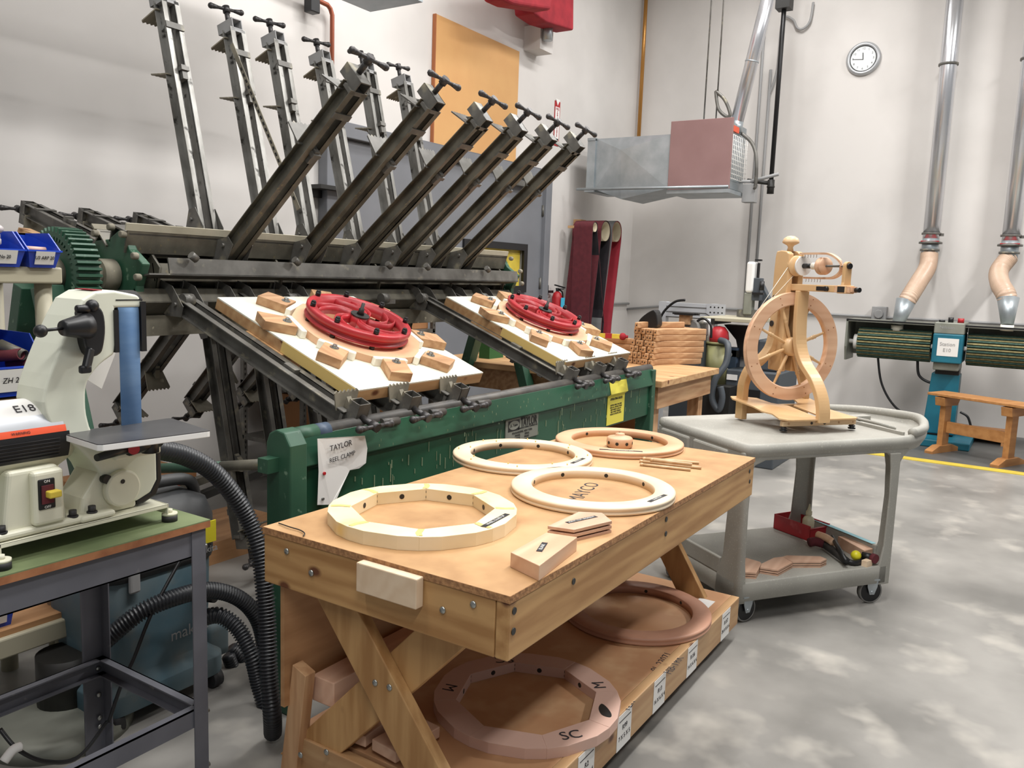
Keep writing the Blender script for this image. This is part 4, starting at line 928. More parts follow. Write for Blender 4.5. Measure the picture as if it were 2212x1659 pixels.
ins=[(ce.x+(x-ce.x)*.86,ce.y+(y-ce.y)*.86) for x,y in PP]
for z0,z1,pp in ((0,.008,PP),(.008,.013,ins),(.013,.022,PP),(.022,.027,ins),(.027,.036,PP)):
    B().prism(pp,TZ+z0,TZ+z1).obj('layer','pinkwood' if pp is PP else 'dark',t,world=True,bev=.0006 if pp is PP else 0)
an=math.atan2(A[2].y-A[1].y,A[2].x-A[1].x); T=Matrix.Translation((ce.x,ce.y+.005,TZ+.0362))@Matrix.Rotation(an,4,'Z'); o=B(T).box((-.06,-.0075,0),(.06,.0075,.0008)).obj('name_strip','label',t,world=True); q=text('JOINT CUT SEGMENT',.011,'labelink',t,T@Matrix.Translation((0,0,.001)),True,ext=.0001); q.parent=o
p=hz(1278,1128,TZ+.018)
# dowels
dw=None
for i,(p,q,z,lab) in enumerate((((1382,996),(1515,1011),.006,'undermost maple spoke dowel, longest to the right'),((1383,1003),(1492,1015),.006,'maple spoke dowel nearest the bench front edge'),((1388,990),(1510,1000),.006,'maple spoke dowel furthest back beside the far rim'),((1405,993),(1495,1003),.017,'maple spoke dowel lying on top of the others'))):
    a=hz(*p,TZ+z); c=hz(*q,TZ+z); b=B(); b.cyl(a,c,.0058,n=14); d=(c-a).normalized(); b.cyl(a,a+d*.012,.0068,n=14); o=b.obj('spoke_dowel','maplex'); tag(o,lab,'dowel','maple spoke dowels on the bench')
# hub in far ring
c=hz(1338,966,TZ); t=thing('wheel_hub','turned wooden hub with drilled holes standing inside the far rim','hub',(c.x,c.y,TZ+.001))
B().lathe([(0,0),(.05,0),(.057,.006),(.057,.04),(.052,.046),(.026,.05),(.02,.058),(.02,.062),(.0,.062)],n=40).obj('hub_body','rimwarm',t)
for k in range(8):
    a=2*PI*(k+.3)/8; d=Vector((math.cos(a),math.sin(a),0)); B().cyl(d*.0565+Vector((0,0,.023)),d*.0576+Vector((0,0,.023)),.0075,n=12).obj('spoke_hole','dark',t)
# loose wood in the shelf behind the left X legs
for (x,y,z,dx,dy,dz,rz,m,lab) in ((1.93,1.70,SZ+.14,.5,.09,.08,0,'pinkwood','long pink dusted timber block leaning along back panel of the shelf'),
    (1.80,1.60,SZ+.036,.24,.12,.035,4,'pinkwood','flat pale timber block lying on shelf behind the crossed legs'),
    (1.77,1.45,SZ+.036,.18,.1,.035,-6,'pinkwood','short timber offcut lying nearest the crossed legs on the shelf'),
    ):
    o=B().cb((0,0,0),(dx,dy,dz),Matrix.Rotation(R(rz),4,'Z')).obj('timber_block',m,bev=.003); o.location=(x,y,z-dz/2); tag(o,lab,'wood block')
t=B().prism([(1.735,.06),(1.80,.06),(1.745,.43),(1.69,.41)],1.62,1.66,lambda a,z,q:(q-.0,a+.02,z)).obj('loose_board','blkz',bev=.002); tag(t,'short board leaning upright at the left end of the bench shelf','board')
o=B().cb((0,0,.02),(.5,.3,.04)).obj('flat_board','pinkwood',bev=.003); o.location=(2.02,1.55,SZ); 
bpy.data.objects.remove(o)
o=B().box((3.35,1.09,SZ),(3.44,1.16,SZ+.001)).obj('paper_scrap','paper'); tag(o,'white paper corner lying beside the reddish rim on the shelf','paper')
# ================================================================ utility cart
ca=R(-35.5); CM=frame((3.71,1.075,0),(math.cos(ca),math.sin(ca),0),(-math.sin(ca),math.cos(ca),0))
CZ=.86; CL,CWd=1.02,.78
cart=thing('utility_cart','large grey plastic two shelf service cart on casters','cart',CM)
def rrect(x0,y0,x1,y1,r,n=6,rs=None):
    rs=rs or (r,r,r,r); out=[]
    for (cx,cy,a0,rr) in ((x0,y0,180,rs[0]),(x1,y0,270,rs[1]),(x1,y1,0,rs[2]),(x0,y1,90,rs[3])):
        ox=cx+rr*(1 if cx==x0 else -1); oy=cy+rr*(1 if cy==y0 else -1)
        for k in range(n+1): a=R(a0+90*k/n); out.append((ox+rr*math.cos(a),oy+rr*math.sin(a)))
    return out
top=[(.012,.012),(.05,0)]+[(x/10,0) for x in range(1,10)]+sm2([(1.0,0),(1.14,.05),(1.30,.19),(1.36,.30),(1.36,.42),(1.27,.62),(1.14,.74),(1.0,CWd)],4)+[(x/10,CWd) for x in range(9,0,-1)]+[(.05,CWd),(.012,CWd-.012),(0,CWd-.05)]+[(0,CWd*k/8) for k in range(7,0,-1)]+[(0,.05)]
def inset(P,d):
    c=(sum(p[0] for p in P)/len(P),sum(p[1] for p in P)/len(P)); n=len(P); out=[]
    for i in range(n):
        a,b,c2=Vector(P[i-1]),Vector(P[i]),Vector(P[(i+1)%n]); t=(c2-a).normalized(); nn=Vector((-t.y,t.x)); out.append((b.x+nn.x*d,b.y+nn.y*d))
    return out
# rim + top surface: lofted loops
def loft(b,loops,close=True):
    vs=[];n=len(loops[0][0])
    for P,z in loops: vs+=[(x,y,z if not callable(z) else z(x)) for x,y in P]
    fs=[(k*n+i,k*n+(i+1)%n,(k+1)*n+(i+1)%n,(k+1)*n+i) for k in range(len(loops)-1) for i in range(n)]
    if close: fs.append(tuple(range((len(loops)-1)*n,len(loops)*n))); fs.append(tuple(range(n))[::-1])
    return b._f(vs,fs,True)
rise=lambda z0,z1:(lambda x:z0+(z1-z0)*max(0,(x-.95))/.4)
b=B(); loft(b,[(inset(top,.05),rise(CZ-.085,CZ-.07)),(inset(top,.02),rise(CZ-.08,CZ-.05)),(inset(top,.0),rise(CZ-.045,CZ-.015)),(inset(top,-.004),rise(CZ-.03,CZ)),(inset(top,.004),rise(CZ-.005,CZ+.03)),(inset(top,.02),rise(CZ,CZ+.04)),(inset(top,.04),rise(CZ-.004,CZ+.02)),(inset(top,.05),rise(CZ-.006,CZ-.006))])
b.obj('top_shelf','cartgrey',cart)
# handle trough dividers
b=B(); b.box((1.0,.06,CZ-.01),(1.015,CWd-.06,CZ+.012)); b.tube([(1.10,.20,CZ+.0),(1.03,.24,CZ+.02),(1.03,.44,CZ+.02),(1.12,.46,CZ+.0)],.01,6); b.box((1.02,.47,CZ-.01),(1.2,.53,CZ+.018)); b.obj('tool_tray','cartgrey',cart,bev=.004)
loop=[(1.02,.02,CZ+.015),(1.16,.08,CZ+.02),(1.3,.22,CZ+.035),(1.345,.36,CZ+.035),(1.27,.58,CZ+.03),(1.14,.73,CZ+.02),(1.02,.76,CZ+.012)]
B().tube(smooth(loop,6),.024,10).obj('push_handle','cartgrey',cart)
b=B(); b.prism([(.0,CZ-.06),(1.0,CZ-.06),(1.0,CZ-.075),(.97,CZ-.10),(.94,CZ-.15),(.90,CZ-.11),(.86,CZ-.078),(.12,CZ-.078),(.06,CZ-.10),(.0,CZ-.2)],.01,.03,lambda a,z,t:(a,t,z)); b.prism([(.0,CZ-.06),(1.0,CZ-.06),(.88,CZ-.13),(.80,CZ-.08),(.16,CZ-.08),(.0,CZ-.2)],CWd-.03,CWd-.01,lambda a,z,t:(a,t,z)); b.box((.0,.02,CZ-.16),(.02,CWd-.02,CZ-.04)); b.obj('apron','cartgrey',cart,bev=.006)
# side pockets on the short left side
b=B()
for y0,y1 in ((.14,.42),(.46,.72)): b.box((-.012,y0,CZ-.2),(.01,y1,CZ-.05))
b.obj('side_pocket','cartgrey',cart,bev=.01)
SZc=.2; 
# legs: corner posts
def cpost(x,y,sx,sy,w=.15,d=.1,taper=.8,mirror=False):
    b=B(); 
    P0=[(0,0),(w,0),(w,.012),(.02,.02),(.012,d),(0,d)]
    loops=[]
    for z,k in ((CZ-.08,1.15),(CZ-.16,.95),(.55,.85),(.3,.95),(.2,1.25),(.1,1.3)):
        loops.append(([(x+sx*a*k,y+sy*c*k) for a,c in P0],z))
    vs=[];n=6
    for P,z in loops: vs+=[(a,c,z) for a,c in P]
    b._f(vs,[(k*n+i,k*n+(i+1)%n,(k+1)*n+(i+1)%n,(k+1)*n+i) for k in range(len(loops)-1) for i in range(n)]+[tuple(range(n)),tuple(range(n*(len(loops)-1),n*len(loops)))])
    return b.obj('corner_post','cartgrey',cart,bev=.012,seg=3)
b=B(); 
loops=[]
for z,k in ((CZ-.07,1.2),(CZ-.16,1.0),(.55,.9),(.3,1.0),(.2,1.3),(.1,1.35)):
    loops.append((rrect(0,0,.035*k,.13*k,.0,n=3,rs=(.025,.004,.004,.004)),z))
loft(b,loops); b.obj('corner_post','cartgrey',cart)
cpost(.94,.0,-1,1,w=.06,d=.09); cpost(.95,.64,-1,-1,w=.12,d=.05); cpost(0,CWd-.06,1,-1,w=.1,d=.1)
# lower shelf
b=B(); P=rrect(0,0,.94,CWd-.08,.03); loft(b,[(inset(P,.02),.1),(P,.11),(P,.195),(inset(P,.004),.2),(inset(P,.008),.2)]); b.obj('lower_shelf','cartgrey',cart)
b=B(); b.box((.91,.08,.195),(.93,CWd-.15,.28)); b.box((0,.15,.2),(.02,CWd-.15,.28)); b.obj('shelf_lip','cartgrey',cart,bev=.006,loose=True)
b=B(); b.box((.905,.10,.2802),(.935,CWd-.18,.282)); b.obj('blue_tape','bluetape',cart)
b=B(); b.box((.9405,.02,.17),(.943,.07,.3)); b.obj('blue_tape','bluetape',cart)
for k,(x,y,a) in enumerate(((.845,.03,-14),(.07,.03,8),(.07,CWd-.13,35),(.84,CWd-.16,10))):
    M=CM@Matrix.Translation((x,y,0))@Matrix.Rotation(R(a),4,'Z')
    T=Matrix.Translation((x,y,0))@Matrix.Rotation(R(a),4,'Z')
    b=B(T); b.lathe([(.055,-.016),(.062,-.012),(.062,.012),(.055,.016),(.055,-.016)],(0,0,.063),(0,1,0),28); o=b.obj('caster','wheelgrey',cart)
    b=B(T); b.cyl((0,-.013,.063),(0,.013,.063),.054,n=28); q=b.obj('wheel_hub','black',cart); q.parent=o
    b=B(T); b.prism([(-.03,.128),(.03,.128),(.026,.09),(.012,.05),(-.012,.05),(-.026,.09)],-.026,-.022,lambda a_,z,t:(a_,t,z)); b.prism([(-.03,.128),(.03,.128),(.012,.05),(-.012,.05)],.022,.026,lambda a_,z,t:(a_,t,z)); b.box((-.035,-.03,.125),(.035,.03,.131)); b.cyl((0,-.03,.063),(0,.03,.063),.008,n=8); q=b.obj('caster_fork','galv',cart); q.parent=o
# items on the lower shelf (cart-local)
CI=CM.inverted()
def cl(px,py,z): v=CI@hz(px,py,z); return v
p=cl(1735,1162,.2)
a=cl(1708,1140,.2); c=cl(1748,1168,.2); e=cl(1787,1165,.2)
bx=frame(CM@Vector((.50,.40,.2)),(CM.to_3x3()@Vector((.72,.45,0))),(CM.to_3x3()@Vector((-.45,.72,0))))
t=thing('red_bin','red plastic parts bin standing on the cart lower shelf','bin',frame(hz(1748,1170,.202),hz(1787,1163,.202)-hz(1748,1170,.202),hz(1708,1140,.202)-hz(1748,1170,.202)))
L1=(hz(1787,1163,.2)-hz(1748,1170,.2)).length; L2=.26
b=B(); h=.085; tk=.003
b.box((0,0,0),(L1,L2,tk)); b.box((0,0,0),(L1,tk,h*.85)); b.box((0,L2-tk,0),(L1,L2,h)); b.box((0,0,0),(tk,L2,h)); b.box((L1-tk,0,0),(L1,L2,h)); b.box((-.006,-.006,h*.85-.004),(L1+.006,.006,h*.85)); b.box((L1-.004,-.006,h-.004),(L1+.006,L2,h)); b.obj('bin_body','redplastic',t)
q=MW[t]@Vector((L1*.5,L2*.3,.004))
t2=thing('glue_bottle','cloudy squeeze glue bottle with pointed tip standing in the red bin','bottle',q)
B().lathe([(0,0),(.03,0),(.032,.01),(.032,.09),(.024,.105),(.014,.112),(.014,.12)],n=24).obj('bottle_body','gluebottle',t2)
B().lathe([(.017,.118),(.017,.138),(.012,.142),(.005,.168),(.003,.18),(0,.18)],n=16).obj('nozzle','gluebottle',t2)
def seg_on_cart(px,z,label,m='pinkwood',g='jointed segments on the cart'):
    PP=[hz(x,y,z+.03) for x,y in px]; n=len(PP); ce=sum(PP,Vector())/n
    t=thing('wood_segment',label,'wood segment',Matrix.Translation((ce.x,ce.y,z)),group=g)
    P=[(p.x,p.y) for p in PP]; ins=[(ce.x+(p[0]-ce.x)*.93,ce.y+(p[1]-ce.y)*.93) for p in P]
    for z0,z1,pp in ((0,.008,P),(.008,.012,ins),(.012,.019,P),(.019,.023,ins),(.023,.031,P)): B().prism(pp,z+z0,z+z1).obj('layer',m if pp is P else 'dark',t,world=True)
    return t
seg_on_cart([(1591,1223),(1595,1235),(1634,1238),(1645,1218),(1642,1214),(1615,1206),(1605,1205)],.2,'leftmost pinkish wooden segment on the cart, lying apart from the others')
seg_on_cart([(1642,1226),(1681,1232),(1712,1215),(1690,1203),(1672,1205),(1645,1218)],.2,'middle pinkish wooden segment on the cart, pointed end left')
seg_on_cart([(1712,1214),(1773,1214),(1786,1208),(1772,1202),(1700,1200),(1690,1203)],.2,'rightmost pinkish wooden segment on the cart, with a drilled hole')
p=[hz(1810,1158,.26),hz(1830,1158,.26),hz(1886,1185,.26),hz(1868,1190,.26)]
o=B().prism([(q.x,q.y) for q in p],.2,.26).obj('timber_block','pinkwood',bev=.002); tag(o,'long pale timber block lying against the end lip of the cart shelf','wood block')
q=hz(1872,1222,.2); o=B().cb((q.x,q.y,.215),(.05,.03,.03),Matrix.Rotation(R(-20),4,'Z')).obj('wood_offcut','paleblock'); tag(o,'tiny pale wood offcut lying at right edge of the cart shelf','wood block')
g=lambda x,y,z:hz(x,y,z)
t=thing('mallet','dark mallet with black rubber grip lying on the cart shelf','mallet',g(1800,1185,.2))
B().tube([g(1775,1172,.23),g(1800,1190,.23),g(1828,1212,.225)],.02,14,sub=4).obj('grip','rubber',t,world=True)
B().tube([g(1748,1172,.235),g(1762,1170,.24),g(1780,1175,.235)],.024,12,sub=4).obj('head','beltmaroon',t,world=True)
t=thing('hammer','hammer with wooden head lying across other tools on the cart','hammer',g(1800,1170,.25))
B().tube([g(1766,1155,.27),g(1785,1162,.27),g(1800,1172,.265)],.02,12,sub=4).obj('head','cherry',t,world=True); B().tube([g(1798,1160,.28),g(1812,1185,.26),g(1828,1212,.24)],.012,10).obj('handle','black',t,world=True)
t=thing('screwdriver','tool with black shaft and yellow round knob on the cart','hand tool',g(1848,1200,.22))
B().sph(g(1849,1200,.24),.026).obj('knob','yellowball',t,world=True); B().tube([g(1826,1210,.222),g(1845,1216,.215),g(1862,1212,.215)],.014,10,sub=3).obj('shaft','black',t,world=True)
t=thing('file_tool','brown handled tool with black collar at right of cart tools','hand tool',g(1880,1203,.22)); B().cyl(g(1862,1200,.235),g(1885,1205,.235),.02,n=14).obj('collar','black',t,world=True); B().cyl(g(1884,1205,.235),g(1892,1208,.235),.024,n=16).obj('handle','beltmaroon',t,world=True)
o=B().prism([(p.x,p.y) for p in (g(1704,1148,.2),g(1745,1172,.2),g(1800,1165,.2),g(1760,1140,.2))],.2,.2015).obj('paper_sheet','paper'); tag(o,'white paper sheet under the red bin on the cart','paper')
# ================================================================ spinning wheel
sa=R(-38); SO=Vector((4.195,1.045,.862)); SM=frame(SO,(math.cos(sa),math.sin(sa),0),(-math.sin(sa),math.cos(sa),0))
sw=thing('spinning_wheel','upright maple spinning wheel with double treadle standing on the grey cart','spinning wheel',SM)
cx,cy,cz=.195,.24,.405; WR=.286
def sp(b,n,m,**k): return b.obj(n,m,sw,**k)
sp(B().ring((cx,cy,cz),[(WR,-.017),(WR,-.007),(WR-.006,-.0),(WR,.007),(WR,.017),(WR-.062,.017),(WR-.068,.012),(WR-.068,-.012),(WR-.062,-.017)],n=128,ax=(0,1,0),sm=False),'drive_wheel','cherry')
sp(B().lathe([(0,-.03),(.035,-.03),(.05,-.018),(.052,.018),(.035,.03),(0,.03)],(cx,cy,cz),(0,1,0),32),'wheel_hub','finish')
for k in range(8):
    a=2*PI*k/8+.35; d=Vector((math.cos(a),0,math.sin(a))); p=Vector((cx,cy,cz))
    if k in (1,5) : pass
    b=B(); L=WR-.066; b.lathe([(.006,.04),(.0095,.07),(.009,L*.6),(.012,L*.64),(.008,L*.67),(.012,L*.7),(.008,L*.74),(.006,L)],p,d,10); sp(b,'spoke','finish')
for k in range(16):
    a=2*PI*(k//2+.5)/8; rr=WR-.015-.035*(k%2); sp(B().cyl((cx+rr*math.cos(a),cy-.0176,cz+rr*math.sin(a)),(cx+rr*math.cos(a),cy-.015,cz+rr*math.sin(a)),.0035,n=8),'peg_dot','plyedge')
sp(B().cyl((cx,cy-.06,cz),(cx,cy+.08,cz),.008,n=10),'axle','steel')
# front bent post
fp=smooth([(cx,.185,.70),(cx,.185,.55),(cx,.17,.42),(cx,.12,.33),(cx,.035,.255),(cx,-.02,.18),(cx,-.045,.11),(cx,-.05,.045)],5)
sp(B().sweep(fp,[(-.034,-.015),(.034,-.015),(.034,.015),(-.034,.015)],up=(1,0,0) if 0 else (0,-1,.3),sm=False),'front_post','finish',bev=.004)
# back post with slot
for s in (-1,1): 
    b=B(); b.prism(sm2([(.25,.27),(.25,.6),(.25,.86),(.262,.895),(.29,.905),(.34,.905),(.365,.87),(.37,.6),(.36,.27)],3)+[],cx+s*.018,cx+s*.05,lambda a,z,t:(t,a,z)); sp(b,'back_post','finish',bev=.006,seg=3)
b=B(); b.box((cx-.018,.30,.3),(cx+.018,.35,.66)); b.box((cx-.018,.30,.8),(cx+.018,.35,.89)); sp(b,'slot_block','dark')
sp(B().lathe([(0,.905),(.018,.905),(.013,.925),(.018,.935),(.042,.948),(.044,.954),(.036,.972),(.018,.984),(0,.986)],(cx,.31,0),n=28),'tension_knob','maplex')
for s in (-1,1):
    pts=smooth([(cx+s*.2,.357,.0),(cx+s*.2,.357,.12),(cx+s*.198,.353,.2),(cx+s*.17,.345,.275),(cx+s*.11,.335,.33),(cx+s*.065,.33,.39),(cx+s*.05,.325,.47),(cx+s*.045,.32,.6)],5)
    sp(B().sweep(pts,[(-.03,-.018),(.03,-.018),(.03,.018),(-.03,.018)],up=(s,0,.15),sm=False),'back_leg','finish',bev=.004)
sp(B().box((cx-.19,.34,.03),(cx+.19,.365,.075)),'rear_rail','finish',bev=.003)
sp(B().box((-.015,-.012,.024),(.44,.012,.052)),'front_rail','maplex',bev=.003)
sp(B().box((cx-.02,0,.024),(cx+.02,.34,.05)),'center_rail','maplex',bev=.003)
for x in (.0,.425):
    sp(B().lathe([(0,0),(.018,0),(.02,.006),(.01,.009),(.018,.014),(.014,.02),(.006,.026),(0,.026)],(x,0,0),n=16),'leveling_foot','black')
for x,r in ((.02,.006),(.16,.007),(.24,.009),(.33,.006),(.42,.005)): sp(B().cyl((x,-.0135,.038),(x,-.011,.038),r,n=12),'rail_bolt','dark' if r>.006 else 'blkx')
def treadle(P,n):
    b=B(); vs=[(x,y,.058+.06*max(0,y-.05)/.4) for x,y in P]; m_=len(P); vs+= [(x,y,z+.007) for x,y,z in vs]
    b._f(vs,[(i,(i+1)%m_,m_+(i+1)%m_,m_+i) for i in range(m_)]+[tuple(range(m_))[::-1],tuple(range(m_,2*m_))]); return sp(b,n,'finish')
treadle([(.02,-.05),(cx-.005,-.055),(cx-.005,.22),(.12,.27),(.09,.36),(.0,.40),(-.05,.40),(-.065,.36),(-.03,.22),(-.03,.14),(0,.1),(-.03,.0),(-.01,-.04)],'treadle')
treadle([(cx+.03,-.055),(.40,-.05),(.43,-.03),(.43,.02),(.40,.14),(.42,.22),(.42,.36),(.38,.4),(.32,.36),(.29,.27),(cx+.03,.22)],'treadle')
# mother-of-all, running toward the viewer side (-y)
zb=.70
sp(B().box((cx-.024,-.075,zb),(cx+.024,.25,zb+.034)),'flyer_bar','finish',bev=.003)
sp(B().box((cx-.0262,-.03,zb+.006),(cx-.0245,.05,zb+.026)).cyl((cx-.025,-.03,zb+.016),(cx-.04,-.03,zb+.016),.012,n=14),'bar_clamp','black')
sp(B().box((cx-.028,-.16,zb-.004),(cx+.028,-.10,zb+.036)),'maiden_base','maplex',bev=.004)
sp(B().box((cx-.02,-.185,zb+.002),(cx+.02,-.07,zb+.03)).box((cx-.02,-.2,zb+.006),(cx+.02,-.18,zb+.026)),'bar_end','cherry')
sp(B().cyl((cx,-.2,zb+.016),(cx,-.225,zb+.016),.012,n=12),'end_knob','black')
b=B(); b.box((cx-.0285,-.155,zb+.002),(cx-.0281,-.105,zb+.03)); sp(b,'maker_mark','dark')
b=B(); P=[(-.025,zb+.03),(.025,zb+.03),(.02,zb+.05),(.02,zb+.13)]+[(.02*math.cos(a),zb+.13+.02*math.sin(a)) for a in [PI*k/8 for k in range(9)]]+[(-.02,zb+.05)]
b.prism(P,-.14,-.118,lambda a,z,t:(cx+a,t,z)); sp(b,'front_maiden','finish',bev=.003)
fz=zb+.128
sp(B().cyl((cx,-.15,fz),(cx,-.137,fz),.014,n=16),'bearing','black')
sp(B().cyl((cx,-.14,fz),(cx,.27,fz),.006,n=10),'flyer_shaft','steel')
sp(B().lathe([(0,0),(.052,0),(.054,.006),(.048,.011),(.054,.016),(.05,.022),(0,.022)],(cx,.24,fz),(0,1,0),32),'whorl','finish')
sp(B().cyl((cx,.19,fz),(cx,.2,fz),.05,n=32),'bobbin_flange','paper')
sp(B().cyl((cx,.12,fz),(cx,.19,fz),.013,n=16),'bobbin_core','black'); sp(B().cyl((cx,.06,fz),(cx,.12,fz),.018,n=18),'thread_winding','thread')
sp(B().lathe([(0,0),(.04,0),(.044,.008),(.03,.014),(.03,.02),(.044,.026),(.044,.036),(0,.036)],(cx,.02,fz),(0,1,0),32),'bobbin_end','cherry')
for s,(dx,dz) in ((1,(-.015,.062)),(-1,(.02,-.06))):
    pts=smooth([(cx,-.09,fz),(cx+dx*.5,-.075,fz+dz*.5),(cx+dx*.9,-.02,fz+dz*.92),(cx+dx,.05,fz+dz),(cx+dx,.2,fz+dz)],5)
    sp(B().sweep(pts,[(-.011,-.005),(.011,-.005),(.011,.005),(-.011,.005)],up=(0,0,1),sm=False),'flyer_arm','cherry')
    for k in range(6):
        y=.19-.022*k; b=B(); q=[(cx+dx,y,fz+dz-.005),(cx+dx-.004,y-.006,fz+dz-.014),(cx+dx-.002,y-.002,fz+dz-.02),(cx+dx+.003,y+.004,fz+dz-.017)]; b.tube(q,.0012,5,sub=3); sp(b,'yarn_hook','hookwire')
for s in (-1,1): sp(B().tube([(cx+s*.05-.002,.252,fz+.01*s),(cx-.02-(.25 if s<0 else .2),.243,cz+(.12 if s<0 else .17))],.0014,5),'drive_band','thread')
sp(B().cyl((cx-.055,.33,.52),(cx-.07,.33,.52),.016,n=14).cyl((cx-.055,.33,.66),(cx-.065,.33,.66),.012,n=12),'post_knob','black')
# ================================================================ background tables and machines
# timber table behind the machine
wz=.92
a=hz(1430,824,wz); c=hz(1523,793,wz)
t=thing('timber_table','sturdy pale timber table behind the reel clamp carrying stacked curved parts','table',Matrix.Translation((5.9,3.0,0)))
xa_,xb_=a.x,c.x+.02; ya_=a.y
B().box((xa_,ya_,wz-.045),(xb_,4.05,wz)).obj('table_top','piney',t,world=True,bev=.004)
for bx_ in (((xa_+.04,ya_+.04,wz-.2),(xb_-.06,ya_+.08,wz-.045)),((xa_+.04,ya_+.08,wz-.2),(xa_+.08,4.0,wz-.045)),((xb_-.1,ya_+.08,wz-.2),(xb_-.06,4.0,wz-.045))): B().box(*bx_).obj('apron','blkx',t,world=True,bev=.003)
for x in (xa_+.08,xb_-.2):
    for y in (ya_+.08,3.92): B().box((x,y,0),(x+.09,y+.09,wz-.045)).obj('leg','blkz',t,world=True,bev=.003)
B().box((xa_+.1,ya_+.15,.3),(xb_-.1,3.95,.33)).obj('shelf','ply',t,world=True)
# stack of curved parts
s0=hz(1404,791,wz); s1=hz(1515,796,wz); dirx=Vector((math.cos(R(-20)),math.sin(R(-20)),0)); Ls=.56
SMx=frame((s0.x,s0.y,wz),dirx,Vector((0,0,1)).cross(dirx))
def curved(M):
    n=14; b=B(); vs=[]; w=.040; h=.047
    ctr=[(u*Ls, .045*math.sin((u-.05)*2*PI*.9)*(1 if 1 else 0)) for u in [i/n for i in range(n+1)]]
    for i,(x,y) in enumerate(ctr): vs+=[(x,y,0),(x,y+w,0),(x,y+w,h),(x,y,h)]
    b._f(vs,[(4*i+j,4*i+(j+1)%4,4*i+4+(j+1)%4,4*i+4+j) for i in range(n) for j in range(4)]+[(0,1,2,3)[::-1],(4*n,4*n+1,4*n+2,4*n+3)])
    q=b
    t=thing('curved_leg_blank','', 'curved wooden blank',M,group='curved wooden blanks stacked on the timber table')
    q.obj('blank','blkx',t,bev=.006)
    B().cyl((-.0012,w/2+ctr[0][1],h/2),(.002,w/2+ctr[0][1],h/2),.006,n=10).obj('drill_hole','dark',t)
    return t
first=None; rows_=6; cols=6
rn=('bottom','second','third','fourth','fifth','top'); cn=('nearest','second','third','fourth','fifth','furthest back')
for r_ in range(rows_):
    for c_ in range(cols):
        jit=RD.uniform(-.012,.012); M=SMx@Matrix.Translation((jit+.01*r_,.0425*c_,.0475*r_))
        lab='curved wooden blank with drilled end, %s layer, %s column of the stack'%(rn[r_],cn[c_])
        if first is None: first=curved(M); first['label']=lab
        else: dup(first,M,lab)
dup(first,SMx@Matrix.Translation((-.03,.13,.0475*rows_))@Matrix.Rotation(R(4),4,'Z'),'lone lighter curved wooden blank lying crossways on top of the stack')
dup(first,SMx@Matrix.Translation((-.18,.42,.0))@Matrix.Rotation(R(14),4,'Z'),'single curved blank lying on the table left of the stack')
# yellow bar clamps & black bag on that table
a=hz(1272,712,1.05); c=hz(1340,716,1.05)
t=thing('pipe_clamp','yellow and red bar clamp lying on the table behind right jig','clamp',Matrix.Translation((a.x,a.y,1)))
c=a+Vector((.32,-.42,0))
a=hz(1288,724,1.125); c=hz(1345,727,1.125); d_=(c-a).normalized()
for q_,lb_ in enumerate(['curved blank, %s of four stacked under the yellow bar clamp'%k_ for k_ in ('lowest','second from bottom','third from bottom','topmost')]): dup(first,frame(Vector((a.x,a.y,wz+.048*q_))-d_*.02,d_,Vector((0,0,1)).cross(d_)),lb_)
B().beam(a,c,.03,.035).obj('bar','yellow',t,world=True); m=a.lerp(c,.35); m2=a.lerp(c,.6); B().beam(m,m2,.034,.039).obj('grip','redplastic',t,world=True); B().sph(c,.03).cyl(c,c+(c-a)*.2,.012,n=8).obj('end_screw','redcloth',t,world=True)
e=SMx@Vector((.2,.2,.0475*6+.06)); o=B().prism(sm2([(-.09,-.035),(-.07,.015),(0,.07),(.045,.08),(.07,.02),(.07,-.05),(0,-.06)],3,True),-.05,.05,lambda p,q,t:(e.x+t,e.y-p,e.z+q)).obj('black_bag','black',bev=.02,seg=3); tag(o,'crumpled black plastic bag behind the curved wooden stack','bag')
# aluminium profile frame
X=7.6
def bx3(px0,py0,px1,py1,X,d=.08):
    a=hx(px0,py0,X); c=hx(px1,py1,X); return (X,min(a.y,c.y),min(a.z,c.z)),(X+d,max(a.y,c.y),max(a.z,c.z))
t=thing('profile_frame','silver aluminium profile frame standing against wall behind the stack','frame',hx(1480,740,X))
fx=hx(1440,700,X)
y0=hx(1421,700,X).y; y1=hx(1437,700,X).y; yb_=hx(1532,690,X).y; yc_=hx(1545,690,X).y; z1=hx(1430,651,X).z; z0=hx(1430,676,X).z
B().box((X,y1,.0),(X+.08,y0,z1)).obj('upright','alu',t,world=True); B().box((X,yc_,.0),(X+.08,yb_,z1)).obj('upright','alu',t,world=True)
b=B(); 
for k in range(3): zz=z1-.005-.05*k; b.box((X+.0,yb_,zz-.034),(X+.08,y1,zz))
b.obj('crossbar','alu',t,world=True); B().box((X+.01,yb_,z1-.15),(X+.07,y1,z1-.01)).obj('slot_fill','steelpaint',t,world=True)
yd=hx(1566,690,X).y
b=B(); b.prism([(yb_+.03,z1-.0),(yd,z1-.0),(yd,z1-.15),(yc_-.02,z1-.15),(yb_+.03,z1-.09)],X-.012,X-.002,lambda p,q,tt:(tt,p,q)); b.mi=1
for i in range(4):
    for j in range(2): b.cyl((X-.013,yb_-.01-(yb_-yd)*.25*i,z1-.03-.05*j),(X-.011,yb_-.01-(yb_-yd)*.25*i,z1-.03-.05*j),.008,n=8)
b.obj('joining_plate',['alu','dark'],t,world=True)
B().tube([hx(1422,697,X-.1),hx(1435,672,X-.1),hx(1458,652,X-.1),hx(1480,648,X-.1)],.012,8,sub=8).obj('cable','black',t,world=True)
